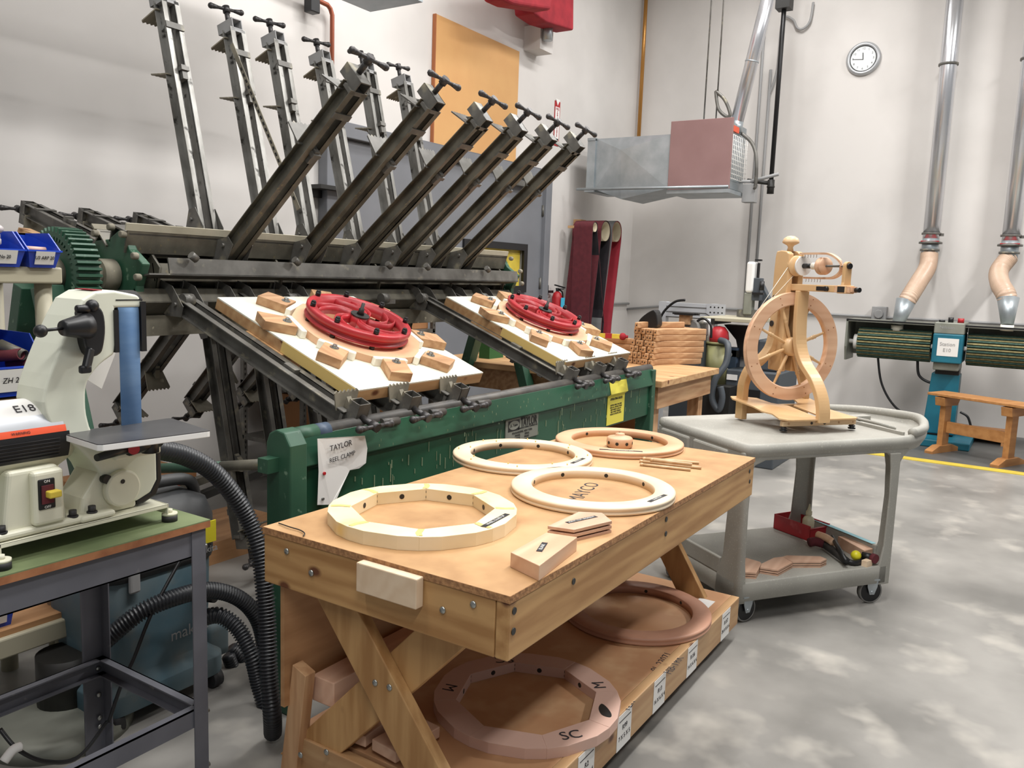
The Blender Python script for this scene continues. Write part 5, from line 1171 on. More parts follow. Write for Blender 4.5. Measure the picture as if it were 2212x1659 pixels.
# bench disc sander/grinder in front of frame
X=6.9; c=hx(1488,707,X)
t=thing('disc_grinder','small grey disc grinder under a black plate behind the stack','grinder',c)
B().cyl((X,c.y,c.z-.02),(X+.08,c.y,c.z-.02),.085,n=28).obj('disc','wheelgrey',t,world=True); B().cb((X+.12,c.y-.05,c.z-.01),(.1,.16,.12)).obj('motor','steel',t,world=True,bev=.01)
a=hx(1482,678,X); B().cb((X,a.y,a.z),(.12,.17,.02)).cb((X,a.y,a.z-.0),(.03,.24,.015)).obj('top_plate','black',t,world=True); B().cb((X+.0,a.y,a.z-.05),(.06,.1,.08)).obj('wood_block','blkx',t,world=True)
B().box((X-.05,c.y-.12,0),(X+.25,c.y+.12,c.z-.08)).obj('pedestal','machinegrey',t,world=True)
B().tube([hx(1506,694,X),hx(1520,688,X),hx(1535,702,X),hx(1536,730,X)],.011,8,sub=8).obj('cable','black',t,world=True)
# olive cylinder tank
X=7.1; c=hx(1548,780,X); r=(hx(1524,780,X).y-hx(1570,780,X).y)/2; zt=hx(1548,738,X).z; zb_=hx(1548,828,X).z
t=thing('dust_drum','olive green upright dust drum beside the curved wooden stack','drum',(X,c.y,0))
B().cyl((X,c.y,zb_),(X,c.y,zt),r,n=32).lathe([(r,0),(r+.012,0),(r+.012,.02),(r,.02)],(X,c.y,zt-.02),n=32).obj('drum_body','olive',t,world=True)
B().box((X-.2,c.y-.2,0),(X+.2,c.y+.2,zb_-.0)).obj('stand','dark',t,world=True)
d=hx(1553,722,X); 
t=thing('shop_vacuum','small red vacuum head with dark hose on the olive drum','vacuum',(X,d.y,zt))
B().lathe([(0,0),(.085,0),(.09,.03),(.08,.09),(.05,.13),(0,.14)],(X,d.y,zt),n=24).obj('vacuum_head','redplastic',t,world=True)
B().cyl((X-.02,d.y+.09,zt),(X-.02,d.y+.09,zt+.2),.05,n=16).obj('canister','paper',t,world=True)
B().tube([hx(1556,735,X-.12),hx(1572,745,X-.2),hx(1568,785,X-.25),hx(1545,820,X-.3),hx(1538,860,X-.3),hx(1552,885,X-.3),hx(1560,860,X-.3),hx(1556,835,X-.3)],.028,10,sub=8).obj('suction_hose','machinegrey',t,world=True)
# vertical saw machine
X=7.4
t=thing('bandsaw','narrow white headed bandsaw with pale table behind the spinning wheel','bandsaw',hx(1600,880,X))
def hb(n,m,px0,py0,px1,py1,x,d,**k): a,c=bx3(px0,py0,px1,py1,x,d); return B().box(a,c).obj(n,m,t,world=True,**k)
hb('upper_arm','white',1613,565,1625,632,X,.14,bev=.02,seg=3)
hb('blade_guard','machinegrey',1626,600,1640,650,X+.02,.1,bev=.006)
hb('guide_post','black',1636,568,1639,602,X+.05,.02); hb('top_lever','black',1631,560,1645,564,X+.05,.03)
c=hx(1646,615,X); B().cyl((X,c.y,c.z-.05),(X,c.y,c.z+.03),.022,n=10).cb((X,c.y+.03,c.z-.08),(.03,.1,.02)).obj('clamp_knob','black',t,world=True)
hb('blade_head','duststeel',1607,632,1622,680,X+.02,.1,bev=.01); hb('guide_block','steel',1592,668,1632,686,X+.04,.1)
a=hx(1630,640,X); b=B(); b.prism([(hx(1632,620,X).y,hx(1632,610,X).z),(hx(1650,640,X).y,hx(1650,645,X).z),(hx(1648,680,X).y,hx(1648,680,X).z),(hx(1625,680,X).y,hx(1625,680,X).z)],X+.15,X+.25,lambda p,q,tt:(tt,p,q)); b.obj('frame_arm','machinegrey',t,world=True)
zz=hx(1590,687,X-.2).z
TBm=[hz(1538,690,zz),hz(1565,695,zz)]
B().box((X-.35,hx(1660,690,X).y,zz-.03),(X+.35,hx(1540,690,X).y,zz)).obj('saw_table','beige',t,world=True,bev=.004)
B().box((X-.36,hx(1548,696,X-.3).y,zz-.06),(X+.1,hx(1540,696,X-.3).y+.05,zz-.01)).obj('fence_rail','dark',t,world=True)
b=B(); c=hx(1600,710,X); b.prism([(c.y+.14,c.z+.03),(c.y-.1,c.z+.03),(c.y-.1,c.z-.25),(c.y-.02,c.z-.25),(c.y+.02,c.z-.1)],X-.05,X+.1,lambda p,q,tt:(tt,p,q)); b.cyl((X-.12,c.y+.12,c.z-.04),(X-.1,c.y+.12,c.z-.04),.04,n=10); b.obj('trunnion','black',t,world=True)
hb('column','steelpaint',1596,725,1608,800,X,.12); 
B().box((X-.1,hx(1603,760,X).y+.0,hx(1600,770,X).z),(X,hx(1576,760,X).y,hx(1600,744,X).z-.05)).obj('lever_box','black',t,world=True)
B().box((X-.3,hx(1683,830,X-.3).y,0),(X+.3,hx(1566,830,X-.3).y,hx(1600,800,X-.3).z)).obj('cabinet','machinegrey',t,world=True,bev=.01)
B().box((X-.2,hx(1684,760,X-.2).y,hx(1600,800,X-.3).z),(X+.25,hx(1634,760,X-.2).y,hx(1640,735,X-.3).z)).obj('wheel_housing','machinegrey',t,world=True,bev=.02)
a,c=bx3(1570,808,1592,822,X-.315,.004); B().box(a,c).obj('rating_plate','paper',t,world=True)
hb('panel_opening','black',1584,838,1640,868,X-.31,.004)
a,c=bx3(1570,750,1590,798,X-.1,.12); 
t=thing('motor_controller','blue grey motor controller box beside bandsaw column','control box',(X-.1,(a[1]+c[1])/2,a[2])); B().box(a,c).obj('case','machineblue',t,world=True,bev=.01); q=hx(1576,766,X-.1); B().cyl((X-.11,q.y,q.z),(X-.09,q.y,q.z),.025,n=14).obj('dial','steelpaint',t,world=True)
B().box((X-.08,(a[1]+c[1])/2-.03,0),(X-.02,(a[1]+c[1])/2+.03,a[2]+.01)).obj('support_post','dark',t,world=True)
# things below the timber table and under the machine
o=B().box((5.55,2.45,.33),(5.95,3.0,.68)).obj('cardboard_box','cardboard'); tag(o,'cardboard box on the lower shelf of the timber table','box')
X=5.75; a=hx(1042,738,X); c=hx(1082,774,X)
o=B().box((X,c.y,wz),(X+.12,a.y,wz+.19)).obj('product_carton','black'); tag(o,'small black and green product carton standing on the timber table','carton'); 
t=tag(B().box((5.4,c.y-.12,wz),(5.6,c.y-.02,wz+.15)).obj('green_packet','green2'),'small green packet beside the black carton','packet')
# metal wire shelving rack behind reel clamp
t=thing('shelf_rack','grey slotted steel shelving rack behind the reel clamp with brown boxes','shelving',Matrix.Translation((4.75,4.5,0)))
for x in (3.9,5.3):
    for y in (4.15,4.75):
        b=B(); b.box((x,y,0),(x+.035,y+.03,1.35)); b.mi=1
        for k in range(34): b.box((x+.012,y-.001,.05+.038*k),(x+.022,y+.001,.068+.038*k))
        b.obj('upright_post',['steel','black'],t,world=True)
for z in (.35,.75,1.1): B().box((3.9,4.15,z),(5.33,4.78,z+.03)).obj('shelf','steel',t,world=True)
for (x,z,w,h,lab) in ((4.0,.78,.5,.24,'left brown carton on the upper part of the steel rack'),(4.62,.78,.6,.28,'right brown carton on upper part of the steel rack'),(4.1,.38,.9,.3,'wide brown carton low on the steel rack')):
    o=B().box((x,4.2,z+.001),(x+w,4.6,z+h)).obj('cardboard_box','cardboard',bev=.003); tag(o,lab,'box')
X=5.35; o=B().box((4.75,4.2,1.131),(5.3,4.5,1.62)).obj('cardboard_box','cardboard',bev=.003); tag(o,'light brown carton peeking behind the right end of the reel','box')
# ================================================================ sander bench (front left)
BZ=.88; bx1=1.462; by0=1.925; by1=2.47; bx0=.35
t=thing('steel_bench','grey steel bench with green top and raw plywood edge, front left','bench',Matrix.Translation(((bx0+bx1)/2,(by0+by1)/2,0)))
def bp_(b,n,m,**k): return b.obj(n,m,t,world=True,**k)
bp_(B().box((bx0,by0,BZ-.022),(bx1,by1,BZ-.003)),'top_board','plyedge'); bp_(B().box((bx0,by0,BZ-.003),(bx1,by1,BZ)),'top_sheet','greentop')
b=B(); b.box((bx0+.01,by0+.012,BZ-.10),(bx1-.012,by0+.016,BZ-.022)); b.box((bx0+.01,by0+.012,BZ-.10),(bx1-.012,by0+.05,BZ-.096)); b.box((bx1-.02,by0+.012,BZ-.1),(bx1-.015,by1-.012,BZ-.022)); b.box((bx0+.01,by1-.016,BZ-.1),(bx1-.012,by1-.012,BZ-.022)); bp_(b,'top_frame','benchgrey')
def Lleg(x,y,sx,sy):
    b=B(); w=.045 if sy>0 else .07; a,c=sorted((x,x-sx*w)); b.box((a,min(y,y+sy*.004),.0),(c,max(y,y+sy*.004),BZ-.022)); 
    a,c=sorted((y+sy*.004,y+sy*.045)); b.box((min(x,x-sx*.004),a,.0),(max(x,x-sx*.004),c,BZ-.022)); return b
for (x,y,sx,sy) in ((bx1-.01,by0+.008,1,1),(bx1-.01,by1-.008,1,-1),(bx0+.02,by0+.008,-1,1),(bx0+.02,by1-.008,-1,-1)):
    b=Lleg(x,y,sx,sy)
    bp_(b,'leg','benchgrey')
sz=.27
b=B(); b.box((bx0+.02,by0+.014,sz),(bx1-.014,by0+.018,sz+.055)); b.box((bx0+.02,by0+.014,sz+.051),(bx1-.014,by0+.04,sz+.055)); bp_(b,'stretcher','benchgrey')
b=B(); b.box((bx1-.018,by0+.014,sz),(bx1-.014,by1-.014,sz+.055)); b.box((bx1-.04,by0+.014,sz+.051),(bx1-.014,by1-.014,sz+.055)); b.box((bx1-.04,by0+.014,sz),(bx1-.014,by1-.014,sz+.004)); bp_(b,'stretcher','benchgrey')
b=B(); b.box((bx0+.02,by1-.018,sz),(bx1-.014,by1-.014,sz+.055)); b.box((bx0+.02,by1-.04,sz+.051),(bx1-.014,by1-.014,sz+.055)); b.box((bx0+.02,by1-.04,sz),(bx1-.014,by1-.014,sz+.004)); bp_(b,'stretcher','benchgrey')
for z in (sz+.02,.2,.09,.12): bp_(B().sph((bx1-.035,by1-.02,z),.009,8,(1,.6,1)),'bolt','bolt')
for z in (sz+.03,.13,.8): bp_(B().cyl((bx1-.01,by0+.02,z),(bx1+.0,by0+.02,z),.007,n=8),'bolt','bolt')
# ================================================================ belt sander
YS=2.06; sdr=thing('belt_sander','cream benchtop belt sander labelled E18 with blue vertical sanding belt','belt sander',Matrix.Translation((1.15,YS,BZ)))
def sdp(b,n,m,**k): return b.obj(n,m,sdr,world=True,**k)
pz=BZ+.055
b=B(); b.box((.93,1.985,pz-.004),(1.372,2.225,pz)); b.box((.93,1.985,pz-.012),(1.372,1.988,pz)); b.box((1.368,1.985,pz-.03),(1.372,2.225,pz)); b.box((.93,2.221,pz-.03),(1.372,2.225,pz)); b.box((.93,1.985,pz-.03),(.934,2.225,pz))
sdp(b,'base_plate','cream',bev=.002)
for x,y in ((1.385,2.0),(1.385,2.2),(.925,1.97)):
    sdp(B().cyl((x,y,BZ),(x,y,BZ+.018),.021,n=20),'rubber_foot','rubber'); q=sdp(B().cyl((x,y,BZ+.018),(x,y,BZ+.024),.021,n=20).cyl((x,y,BZ+.024),(x,y,BZ+.034),.008,n=8),'foot_bolt','cream')
# motor
mz=1.155; my=2.1
b=B(); b.cyl((.62,my,mz),(1.10,my,mz),.093,n=40); b.cyl((1.10,my,mz),(1.145,my,mz),.093,.07,n=40); sdp(b,'motor_housing','cream')
def band(r,a0,a1,x0,x1,n=14):
    b=B(); vs=[]
    for k in range(n+1):
        a=R(a0+(a1-a0)*k/n); vs+=[(x0,my-r*math.cos(a),mz+r*math.sin(a)),(x1,my-r*math.cos(a),mz+r*math.sin(a))]
    b._f(vs,[(2*k,2*k+1,2*k+3,2*k+2) for k in range(n)],True); return b
sdp(band(.095,40,100,.70,1.10),'paper_label','paper',label='white paper label reading E18')
sdp(band(.0952,22,42,.70,1.105),'foil_label','alu'); sdp(band(.0956,12,22,.70,1.108),'warning_stripe','orange'); 
b=band(.0952,-28,12,.70,1.115); sdp(b,'vent_panel','black')
b=B()
for k in range(6):
    a=R(-22+5*k); b.beam((.72,my-.0965*math.cos(a),mz+.0965*math.sin(a)),(1.09,my-.0965*math.cos(a),mz+.0965*math.sin(a)),.002,.0015)
sdp(b,'vent_slot','rubber')
def onm(s,ang,x,size,m,r=.0962):
    a=R(ang); o=Vector((x,my-r*math.cos(a),mz+r*math.sin(a))); M=frame(o,(1,0,0),(0,math.sin(a),math.cos(a))); return text(s,size,m,sdr,M,True,ext=.0002)
onm('E18',56,1.03,.034,'ink'); onm('BELT SANDER',84,.93,.016,'ink'); onm('WARNING',17,1.0,.009,'ink',.0968)
# switch pedestal
b=B(); b.prism([(.945,pz),(1.105,pz),(1.085,mz-.06),(.965,mz-.06)],my-.05-.045,my+.03,lambda a,z,q:(a,q,z)); b.box((.915,my-.11,pz),(1.14,my+.06,pz+.02)); sdp(b,'motor_mount','cream',bev=.01,seg=3)
b=B(); b.box((1.01,my-.118,pz+.02),(1.085,my-.09,mz-.065)); sdp(b,'switch_housing','cream',bev=.01,seg=3)
b=B(); b.box((1.02,my-.122,pz+.06),(1.06,my-.115,mz-.085)); sdp(b,'switch_plate','black',bev=.003)
b=B(); b.box((1.026,my-.126,pz+.075),(1.054,my-.119,mz-.1)); sdp(b,'switch_rocker','beltmaroon'); b=B(); b.box((1.034,my-.145,pz+.09),(1.064,my-.122,pz+.107)); sdp(b,'safety_key','yellow',bev=.003)
text('ON',.009,'paper',sdr,Matrix.Translation((1.04,my-.1225,mz-.091))@Matrix.Rotation(R(90),4,'X'),True); text('OFF',.009,'paper',sdr,Matrix.Translation((1.04,my-.1225,pz+.066))@Matrix.Rotation(R(90),4,'X'),True)
for x in (.945,1.115,1.165): sdp(B().cyl((x,my-.095,pz+.018),(x,my-.095,pz+.036),.0095,n=8).cyl((x,my-.095,pz+.018),(x,my-.095,pz+.022),.013,n=14),'mount_bolt','rubber')
# casting: arm outline in XZ at Y
out=[(1.215,.985),(1.19,1.06),(1.135,1.13),(1.085,1.17),(1.058,1.25),(1.09,1.35),(1.14,1.455),(1.165,1.497),(1.20,1.517),(1.25,1.520),(1.315,1.508),(1.33,1.49),(1.33,1.475),(1.25,1.475),(1.25,1.38),(1.245,1.355),(1.205,1.33),(1.172,1.29),(1.165,1.24),(1.17,1.19),(1.19,1.15),(1.27,1.125),(1.345,1.115),(1.36,1.09),(1.36,1.0),(1.34,.968),(1.30,.953),(1.25,.95)]
out=sm2(out[:7],3)+out[7:15]+sm2(out[15:22],3)+out[22:]
b=B(); b.prism(out,YS-.045,YS+.085,lambda a,z,q:(a,q,z)); sdp(b,'arm_casting','cream2',bev=.016,seg=4)
b=B(); b.prism([(1.14,pz),(1.30,pz),(1.30,.965),(1.20,1.06),(1.15,.99)],YS-.04,YS+.07,lambda a,z,q:(a,q,z)); b.box((1.125,YS-.075,pz),(1.22,YS+.09,pz+.018)); sdp(b,'arm_foot','cream',bev=.01,seg=3)
b=B(); b.cyl((1.25,YS-.062,1.0),(1.25,YS-.04,1.0),.05,n=30); sdp(b,'hub_cover','cream',bev=.006)
sdp(B().cyl((1.208,YS-.058,1.032),(1.208,YS-.04,1.032),.012,n=14).cyl((1.247,YS-.0635,1.02),(1.247,YS-.058,1.02),.006,n=10),'cover_hole','dark')
b=B(); pts=[(1.35,1.128),(1.375,1.115),(1.378,1.0),(1.36,.955),(1.32,.94),(1.30,.94),(1.30,.955),(1.34,.968),(1.36,1.0),(1.36,1.1)]
b.prism(pts,YS-.04,YS+.1,lambda a,z,q:(a,q,z)); sdp(b,'wheel_guard','black',bev=.005)
b=B(); pts=smooth([(1.262,YS+.095,1.37),(1.225,YS+.095,1.33),(1.205,YS+.095,1.28),(1.198,YS+.095,1.2),(1.205,YS+.095,1.14),(1.24,YS+.095,1.12)],5); b.sweep(pts,[(-.006,-.03),(.006,-.03),(.006,.02),(-.006,.02)],up=(0,1,0),sm=False); sdp(b,'rear_guard','rubber')
# idler pulley, belt
bxc=1.288; yb=YS-.045
b=B(); b.cyl((bxc-.03,YS,1.462),(bxc+.03,YS,1.462),.036,n=28); sdp(b,'idler_pulley','rubber')
b=B(); lo,hi=bxc-.029,bxc+.029; P=[]
for k in range(15): a=PI*k/14; P.append((YS+.0-.044*math.cos(a),1.462+.044*math.sin(a)))
P=[(YS-.044,1.0)]+P+[(YS+.044,1.37)]; vs=[]
for y,z in P: vs+=[(lo,y,z),(hi,y,z)]
b._f(vs,[(2*k,2*k+1,2*k+3,2*k+2) for k in range(len(P)-1)],True); sdp(b,'sanding_belt','bluebelt',solid=.0015)
b=B(); vs=[]
for k in range(11): a=R(35+11*k); vs+=[(1.252,YS-.055*math.cos(a),1.462+.055*math.sin(a)),(1.327,YS-.055*math.cos(a),1.462+.055*math.sin(a))]
b._f(vs,[(2*k,2*k+1,2*k+3,2*k+2) for k in range(10)],True); b.box((1.32,YS-.05,1.36),(1.332,YS+.06,1.49)); sdp(b,'top_guard','black',solid=.004)
b=B(); b.box((1.20,YS-.03,1.5195),(1.225,YS+.05,1.5215)); sdp(b,'red_sticker','redcloth')
b=B(); b.box((1.245,YS-.05,1.36),(1.256,YS+.04,1.47)); sdp(b,'inner_guard','black')
# tracking mechanism on left
ty=YS-.055; tz=1.405; TK=Matrix.Translation((-.036,0,.028))
b=B(TK); b.prism(sm2([(1.20,1.33),(1.185,1.36),(1.18,1.42),(1.188,1.45),(1.215,1.458),(1.235,1.44),(1.24,1.40),(1.235,1.36),(1.225,1.335)],3,True),ty-.022,ty+.02,lambda a,z,q:(a,q,z)); b.cyl((1.165,ty-.02,1.448),(1.20,ty-.02,1.448),.01,n=12); b.sph((1.207,ty-.02,1.455),.016); b.beam((1.20,ty-.02,1.35),(1.18,ty-.03,1.30),.016,.022); b.cb((1.178,ty-.03,1.30),(.03,.014,.02)); sdp(b,'tracking_bracket','black',bev=.005)
b=B(TK); b.lathe([(0,0),(.018,0),(.02,.006),(.03,.05),(.032,.07),(.026,.075),(0,.075)],(1.125,ty-.03,tz-.002),(1,0.12,.05),24); sdp(b,'tension_knob','black')
b=B(TK); b.cyl((1.075,ty-.036,1.40),(1.13,ty-.03,1.403),.004,n=8); b.sph((1.07,ty-.037,1.399),.0155,16); sdp(b,'ball_handle','black')
# work table of sander
tz_=1.165
P=[hz(135,940,tz_),hz(205,968,tz_),hz(453,937,tz_),hz(360,909,tz_),hz(250,915,tz_)]
P=[(1.108,2.03),(1.085,1.868),(1.368,1.81),(1.405,1.83),(1.412,2.01),(1.36,2.035)]
P=[(1.108,2.03),(1.092,1.85),(1.10,1.84),(1.362,1.80),(1.37,1.80),(1.41,2.02),(1.40,2.025)]
b=B(); b.prism(P,tz_-.017,tz_-.001); sdp(b,'table_body','white',bev=.002); b=B(); b.prism(P,tz_-.001,tz_+.0005); sdp(b,'table_surface','tabletopsteel')
b=B(); b.cyl((1.12,1.90,1.12),(1.235,1.93,1.125),.009,.014,n=12); b.cyl((1.22,1.925,1.124),(1.32,1.95,1.128),.02,n=16); b.cyl((1.29,1.94,1.145),(1.29,1.94,1.10),.022,n=14); sdp(b,'lock_lever','black'); b=B(); b.cyl((1.222,1.905,1.124),(1.226,1.918,1.124),.014,n=16); sdp(b,'lever_cap','redplastic')
b=B(); b.box((1.2,1.95,1.09),(1.33,2.02,1.15)); sdp(b,'table_bracket','cream',bev=.006)
# paper card behind belt
o=B().prism([(1.30,1.40),(1.375,1.335),(1.33,1.235),(1.24,1.30)],YS+.16,YS+.162,lambda a,z,q:(a,q,z)).obj('paper_card','paper',sdr,world=True)
# ================================================================ hose and extractor
def hs(pts,name,lab,r=.027): 
    o=B().hose(pts,r,.0115,14,sub=14,amp=.13).obj(name,'hosegrey'); return tag(o,lab,'hose',group='black corrugated extractor hoses')
hs([Vector((1.375,2.13,1.065)),Vector((1.40,2.14,1.065)),hy(400,985,2.17),hy(470,1028,2.18),hy(530,1110,2.15),hy(562,1200,2.1),hy(575,1320,2.06),hy(580,1450,2.02),hy(588,1540,2.0),Vector((1.795,2.05,.03))],'vacuum_hose','black corrugated hose arching from the belt sander down to the floor')
hs([hy(215,1395,2.52),hy(300,1325,2.45),hy(380,1290,2.42),hy(455,1275,2.42),hy(520,1295,2.4),hy(560,1345,2.38),hy(575,1430,2.36),hy(590,1520,2.34)],'vacuum_hose','black corrugated hose arching over the front of the blue vacuum')
hs([hy(440,1335,2.47),hy(475,1330,2.42),hy(515,1360,2.36),hy(545,1420,2.3),hy(560,1480,2.28),hy(575,1530,2.25)],'vacuum_hose','black corrugated hose leaving the vacuum inlet and curving down right')
hs([hy(500,1400,2.62),hy(530,1440,2.6),hy(530,1510,2.6),Vector((2.05,2.6,.05))],'vacuum_hose','short black hose section hanging behind the other hoses',.024)
t=thing('shop_extractor','dusty blue and black dust extractor standing under the steel bench','vacuum',(1.75,2.72,0))
vx,vy=1.72,2.72
def vp(b,n,m,**k): return b.obj(n,m,t,world=True,**k)
def loft2(loops):
    b=B(); vs=[];n=len(loops[0]); 
    for L in loops: vs+=L
    b._f(vs,[(k*n+i,k*n+(i+1)%n,(k+1)*n+(i+1)%n,(k+1)*n+i) for k in range(len(loops)-1) for i in range(n)]+[tuple(range(n))[::-1],tuple(range(n*(len(loops)-1),n*len(loops)))],True); return b
def rl(w,d,z,r=.07): return [(vx+a,vy+c,z) for a,c in rrect(-w/2,-d/2,w/2,d/2,r,n=4)]
vp(loft2([rl(.50,.46,.06),rl(.5,.46,.13),rl(.40,.40,.18),rl(.42,.42,.34),rl(.43,.42,.52)]),'tank','vacteal',bev=.004)
vp(loft2([rl(.44,.43,.52),rl(.45,.44,.54),rl(.45,.44,.68),rl(.42,.40,.74),rl(.30,.30,.775,.1)]),'motor_head','vacblack')
vp(B().tube([(vx-.2,vy-.1,.72),(vx-.16,vy-.12,.80),(vx,vy-.13,.82),(vx+.16,vy-.12,.80),(vx+.22,vy-.08,.7)],.022,10,sub=8),'carry_handle','vacblack')
b=B(); 
for k in range(5): b.box((vx-.1+.015*k,vy-.223,.58+.02*k),(vx+.06,vy-.219,.588+.02*k))
vp(b,'vent_slot','black')
vp(B().box((vx+.13,vy-.2245,.58),(vx+.2,vy-.2195,.66)),'yellow_label','yellowlabel')
vp(B().box((vx-.15,vy-.232,.48),(vx-.11,vy-.214,.60)),'latch','steelpaint',bev=.008)
text('makita',.06,'steelpaint',t,Matrix.Translation((vx+.09,vy-.2135,.27))@Matrix.Rotation(R(90),4,'X'),True)
text('makita',.035,'steelpaint',t,Matrix.Translation((vx+.16,vy-.224,.555))@Matrix.Rotation(R(90),4,'X'),True)
vp(B().cyl((vx+.13,vy-.2,.40),(vx+.16,vy-.27,.40),.035,n=20),'hose_inlet','black')
for x,y in ((-.2,-.2),(.2,-.2),(.2,.2),(-.2,.2)): vp(B().cyl((vx+x-.02,vy+y,.035),(vx+x+.02,vy+y,.035),.035,n=20),'wheel','rubber')
vp(loft2([[(vx+.24+a,vy-.1+c,z) for a,c in rrect(-.06,-.08,.06,.08,.03,n=3)] for z in (.1,.13,.2,.24)]),'caster_cover','vacteal')
o=B().tube([hy(395,1200,2.45),hy(330,1320,2.42),hy(290,1420,2.4),hy(262,1480,2.4),hy(235,1560,2.4)],.006,6,sub=8).obj('power_cable','black'); tag(o,'thin black cable hanging in front of the dusty blue vacuum','cable')
o=B().tube([hy(0,1575,2.2),hy(40,1620,2.15),hy(100,1645,2.15),hy(170,1635,2.2),hy(230,1560,2.35)],.006,6,sub=8).obj('power_cable','black'); tag(o,'thin black cable sagging low at the bottom left corner','cable')
o=B().tube([hy(8,1645,2.12),hy(28,1620,2.12),hy(45,1612,2.12)],.012,8,sub=4).obj('cable_plug','paper'); tag(o,'white taped cable end low in the bottom left corner','plug')
c=hz(130,1560,.02); t=thing('grey_base','round grey machine base on the floor under the steel bench','machine base',(c.x,c.y,0)); B().lathe([(0,0),(.23,0),(.23,.04),(.2,.06),(0,.07)],(c.x,c.y,0),n=32).obj('base_disc','duststeel',t,world=True); B().cyl((c.x+.05,c.y+.05,.06),(c.x+.05,c.y+.05,.24),.09,n=24).obj('motor_can','dark',t,world=True)
# ================================================================ beige parts racks with blue bins
ry=2.86
def rk(px,py,Y=ry): return hy(px,py,Y)
t=thing('parts_rack','beige tube framed parts rack at left edge with wooden shelves','rack',(1.3,ry,0))
a=rk(135,578); c=rk(135,613)
xr=a.x; 
B().box((.2,ry,c.z),(xr,ry+.42,a.z)).obj('top_shelf','beige',t,world=True,bev=.006)
px_=rk(113,700).x
B().cyl((px_,ry+.05,.14),(px_,ry+.05,c.z),.027,n=20).obj('post','beige',t,world=True); B().cyl((px_,ry+.38,.14),(px_,ry+.38,c.z),.027,n=20).obj('post','beige',t,world=True)
z=rk(50,858).z; B().box((.2,ry,z-.02),(px_-.04,ry+.4,z)).obj('wood_shelf','piney',t,world=True)
z2=rk(60,1345).z; B().box((.2,ry-.05,z2+.0),(px_+.05,ry+.42,z2+.02)).obj('wood_shelf','ply',t,world=True); B().box((.2,ry-.07,z2-.07),(px_+.09,ry+.44,z2)).obj('bottom_shelf','beige',t,world=True,bev=.006)
for y in (ry,ry+.4): B().cyl((px_,y,.0),(px_,y,z2-.05),.03,n=14).obj('foot','beige',t,world=True)
B().box((.2,ry+.3,rk(40,692).z-.09),(px_-.06,ry+.33,rk(40,692).z)).obj('rear_rail','beige',t,world=True)
def binn(x0,x1,z,h,d,label,y=ry-.01,txt='1/2 BOLTS'):
    t=thing('parts_bin',label,'bin',Matrix.Translation(((x0+x1)/2,y+d/2,z)),group='blue plastic parts bins on the rack')
    b=B(); k=.004; s=.012
    def quad(a,b_,c,e): 
        n=(Vector(b_)-Vector(a)).cross(Vector(c)-Vector(a)).normalized()*k; b._f([a,b_,c,e]+[tuple(Vector(v)+n) for v in (a,b_,c,e)],[(0,1,2,3),(4,5,6,7),(0,1,5,4),(1,2,6,5),(2,3,7,6),(3,0,4,7)])
    X0,X1=x0+s,x1-s
    quad((X0,y,z),(X1,y,z),(X1,y+d,z),(X0,y+d,z)); quad((X0,y,z),(X1,y,z),(x1,y-.02,z+h*.5),(x0,y-.02,z+h*.5)); quad((X0,y+d,z),(X1,y+d,z),(x1,y+d,z+h),(x0,y+d,z+h))
    for xa_,xt in ((X0,x0),(X1,x1)): 
        vs=[(xa_,y,z),(xa_,y+d,z),(xt,y+d,z+h),(xt,y+d*.25,z+h),(xt,y-.02,z+h*.5)]; b._f(vs+[(v[0]+(k if xa_==X0 else -k),v[1],v[2]) for v in vs],[(0,1,2,3,4),(5,6,7,8,9)]+[(i,(i+1)%5,5+(i+1)%5,5+i) for i in range(5)])
    b.box((x0-.003,y-.026,z+h*.5-.006),(x1+.003,y-.018,z+h*.5)); b.box((x0-.003,y+d-.004,z+h-.006),(x1+.003,y+d+.004,z+h))
    b.obj('bin_body','blueplastic',t,world=True)
    w=x1-x0; cxx=(x0+x1)/2
    B().prism([(y-.010,z+h*.08),(y-.0265,z+h*.46),(y-.0275,z+h*.46),(y-.011,z+h*.08)],x0+w*.22,x1-w*.2,lambda a_,c_,q:(q,a_,c_)).obj('bin_label','paper',t,world=True)
    M=frame(Vector((cxx,y-.0205,z+h*.27)),(1,0,0),(0,-.4,1)); text(txt,h*.15,'ink',t,M,True,sx=.8)
    return t
z=rk(80,577).z
binn(rk(50,545).x,rk(121,545).x,z,.115,.2,'small blue bin on the rack top, right of the other',txt='U3 ARP 20')
binn(rk(-45,545).x,rk(44,545).x,z,.115,.2,'small blue bin on rack top at left edge of view',txt='No 20')
a=rk(62,547); b0=rk(108,547); o=B().cyl((a.x,ry+.03,z+.06),(b0.x,ry+.03,z+.058),.010,n=12).obj('steel_pin','purplemaple'); tag(o,'slim metal pin lying inside the right small blue bin','pin')
t=thing('plastic_bag','crumpled clear plastic bag stuffed in the left small blue bin','bag',(rk(10,540).x,ry+.05,z+.03)); g=random.Random(9); b=B(); 
for k in range(7): b.sph((rk(8,540).x+g.uniform(-.05,.04),ry+.07+g.uniform(-.03,.03),z+.09+g.uniform(-.02,.05)),g.uniform(.02,.035),8,(1,1,.7))
b.obj('bag_film','plasticbag',t,world=True)
z=rk(50,852).z
binn(rk(-60,780).x,rk(88,800).x,z,.2,.28,'large blue bin full of brown tubes on the middle shelf',txt='ZH 20')
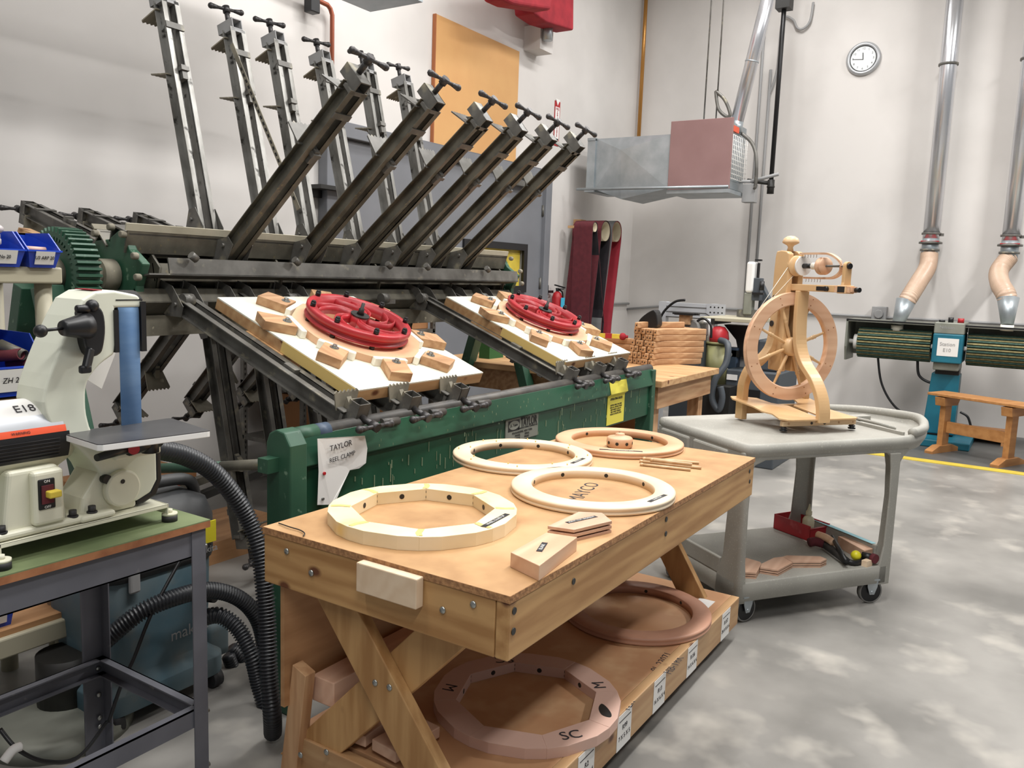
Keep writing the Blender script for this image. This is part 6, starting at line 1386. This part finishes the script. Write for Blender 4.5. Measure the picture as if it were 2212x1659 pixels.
for k,(p,q,lab) in enumerate((((0,745),(52,768),'upper dark tube in the large blue bin'),((-10,770),(45,765),'dark tube lying behind the others in the large bin'),((20,785),(75,780),'brown tube with open end sticking out of large blue bin'))):
    a=rk(*p,ry+.12); c=rk(*q,ry-.02+.05); b=B(); d=(c-a).normalized(); b.cyl(a,c,.02,n=18,caps=False); b.lathe([(.02,0),(.015,0),(.015,-.05),(0,-.05)],c,d,18); o=b.obj('brown_tube','beltmaroon' if k else 'steeldark'); tag(o,lab,'tube',group='tubes in the large blue bin')
o=B().prism([(rk(-30,700).x,rk(0,780).z),(rk(-30,700).x,rk(0,698).z),(rk(14,700).x,rk(14,698).z),(rk(17,740).x,rk(17,745).z)],ry+.12,ry+.125,lambda a,z,q:(a,q,z)).obj('yellow_folder','yellowlabel'); tag(o,'bright yellow folder standing in the large blue bin at left edge','folder')
z=rk(20,1405,ry-.02).z-.0
z=z2+.02
binn(rk(-70,1350).x,rk(27,1350).x,z,.2,.26,'blue bin on the lowest rack shelf at left edge of view',txt='19')
# long pale board behind gear
a=hx(50,492,2.2); 
a=hy(50,500,3.95); c=hy(250,585,3.6)
t=tag(B().beam(a,c,.09,.035).obj('long_board','pinex'),'long pale board sticking out behind the green drive gear','board')
# floor clutter behind the vacuum
for i,(p,q,z,m,lab) in enumerate((((370,1060),(480,1020),.25,'steeldark','long dark steel bar lying low behind the hose'),((400,1085),(560,1020),.22,'dark','second dark bar lying low behind the hose'),)):
    a=hy(*p,3.5); c=hy(*q,3.7); o=B().beam(a,c,.04,.04).obj('steel_bar',m); tag(o,lab,'bar')
q=hy(370,1045,3.4); o=B().sph(q,.035,10,(1.3,1,1)).obj('orange_fitting','orange'); tag(o,'small dusty orange fitting on the dark bars behind the vacuum','fitting')
o=B().box((2.35,4.0,0),(2.95,4.4,.42)).obj('cardboard_box','cardboard',bev=.004); tag(o,'plain carton on the floor behind the hanging clamps','box')
o=B().box((2.1,3.6,.0),(3.3,4.1,.12)).obj('plywood_stack','ply'); tag(o,'low plywood sheet stack on the floor beneath reel clamp','plywood')
bpy.context.view_layer.update()
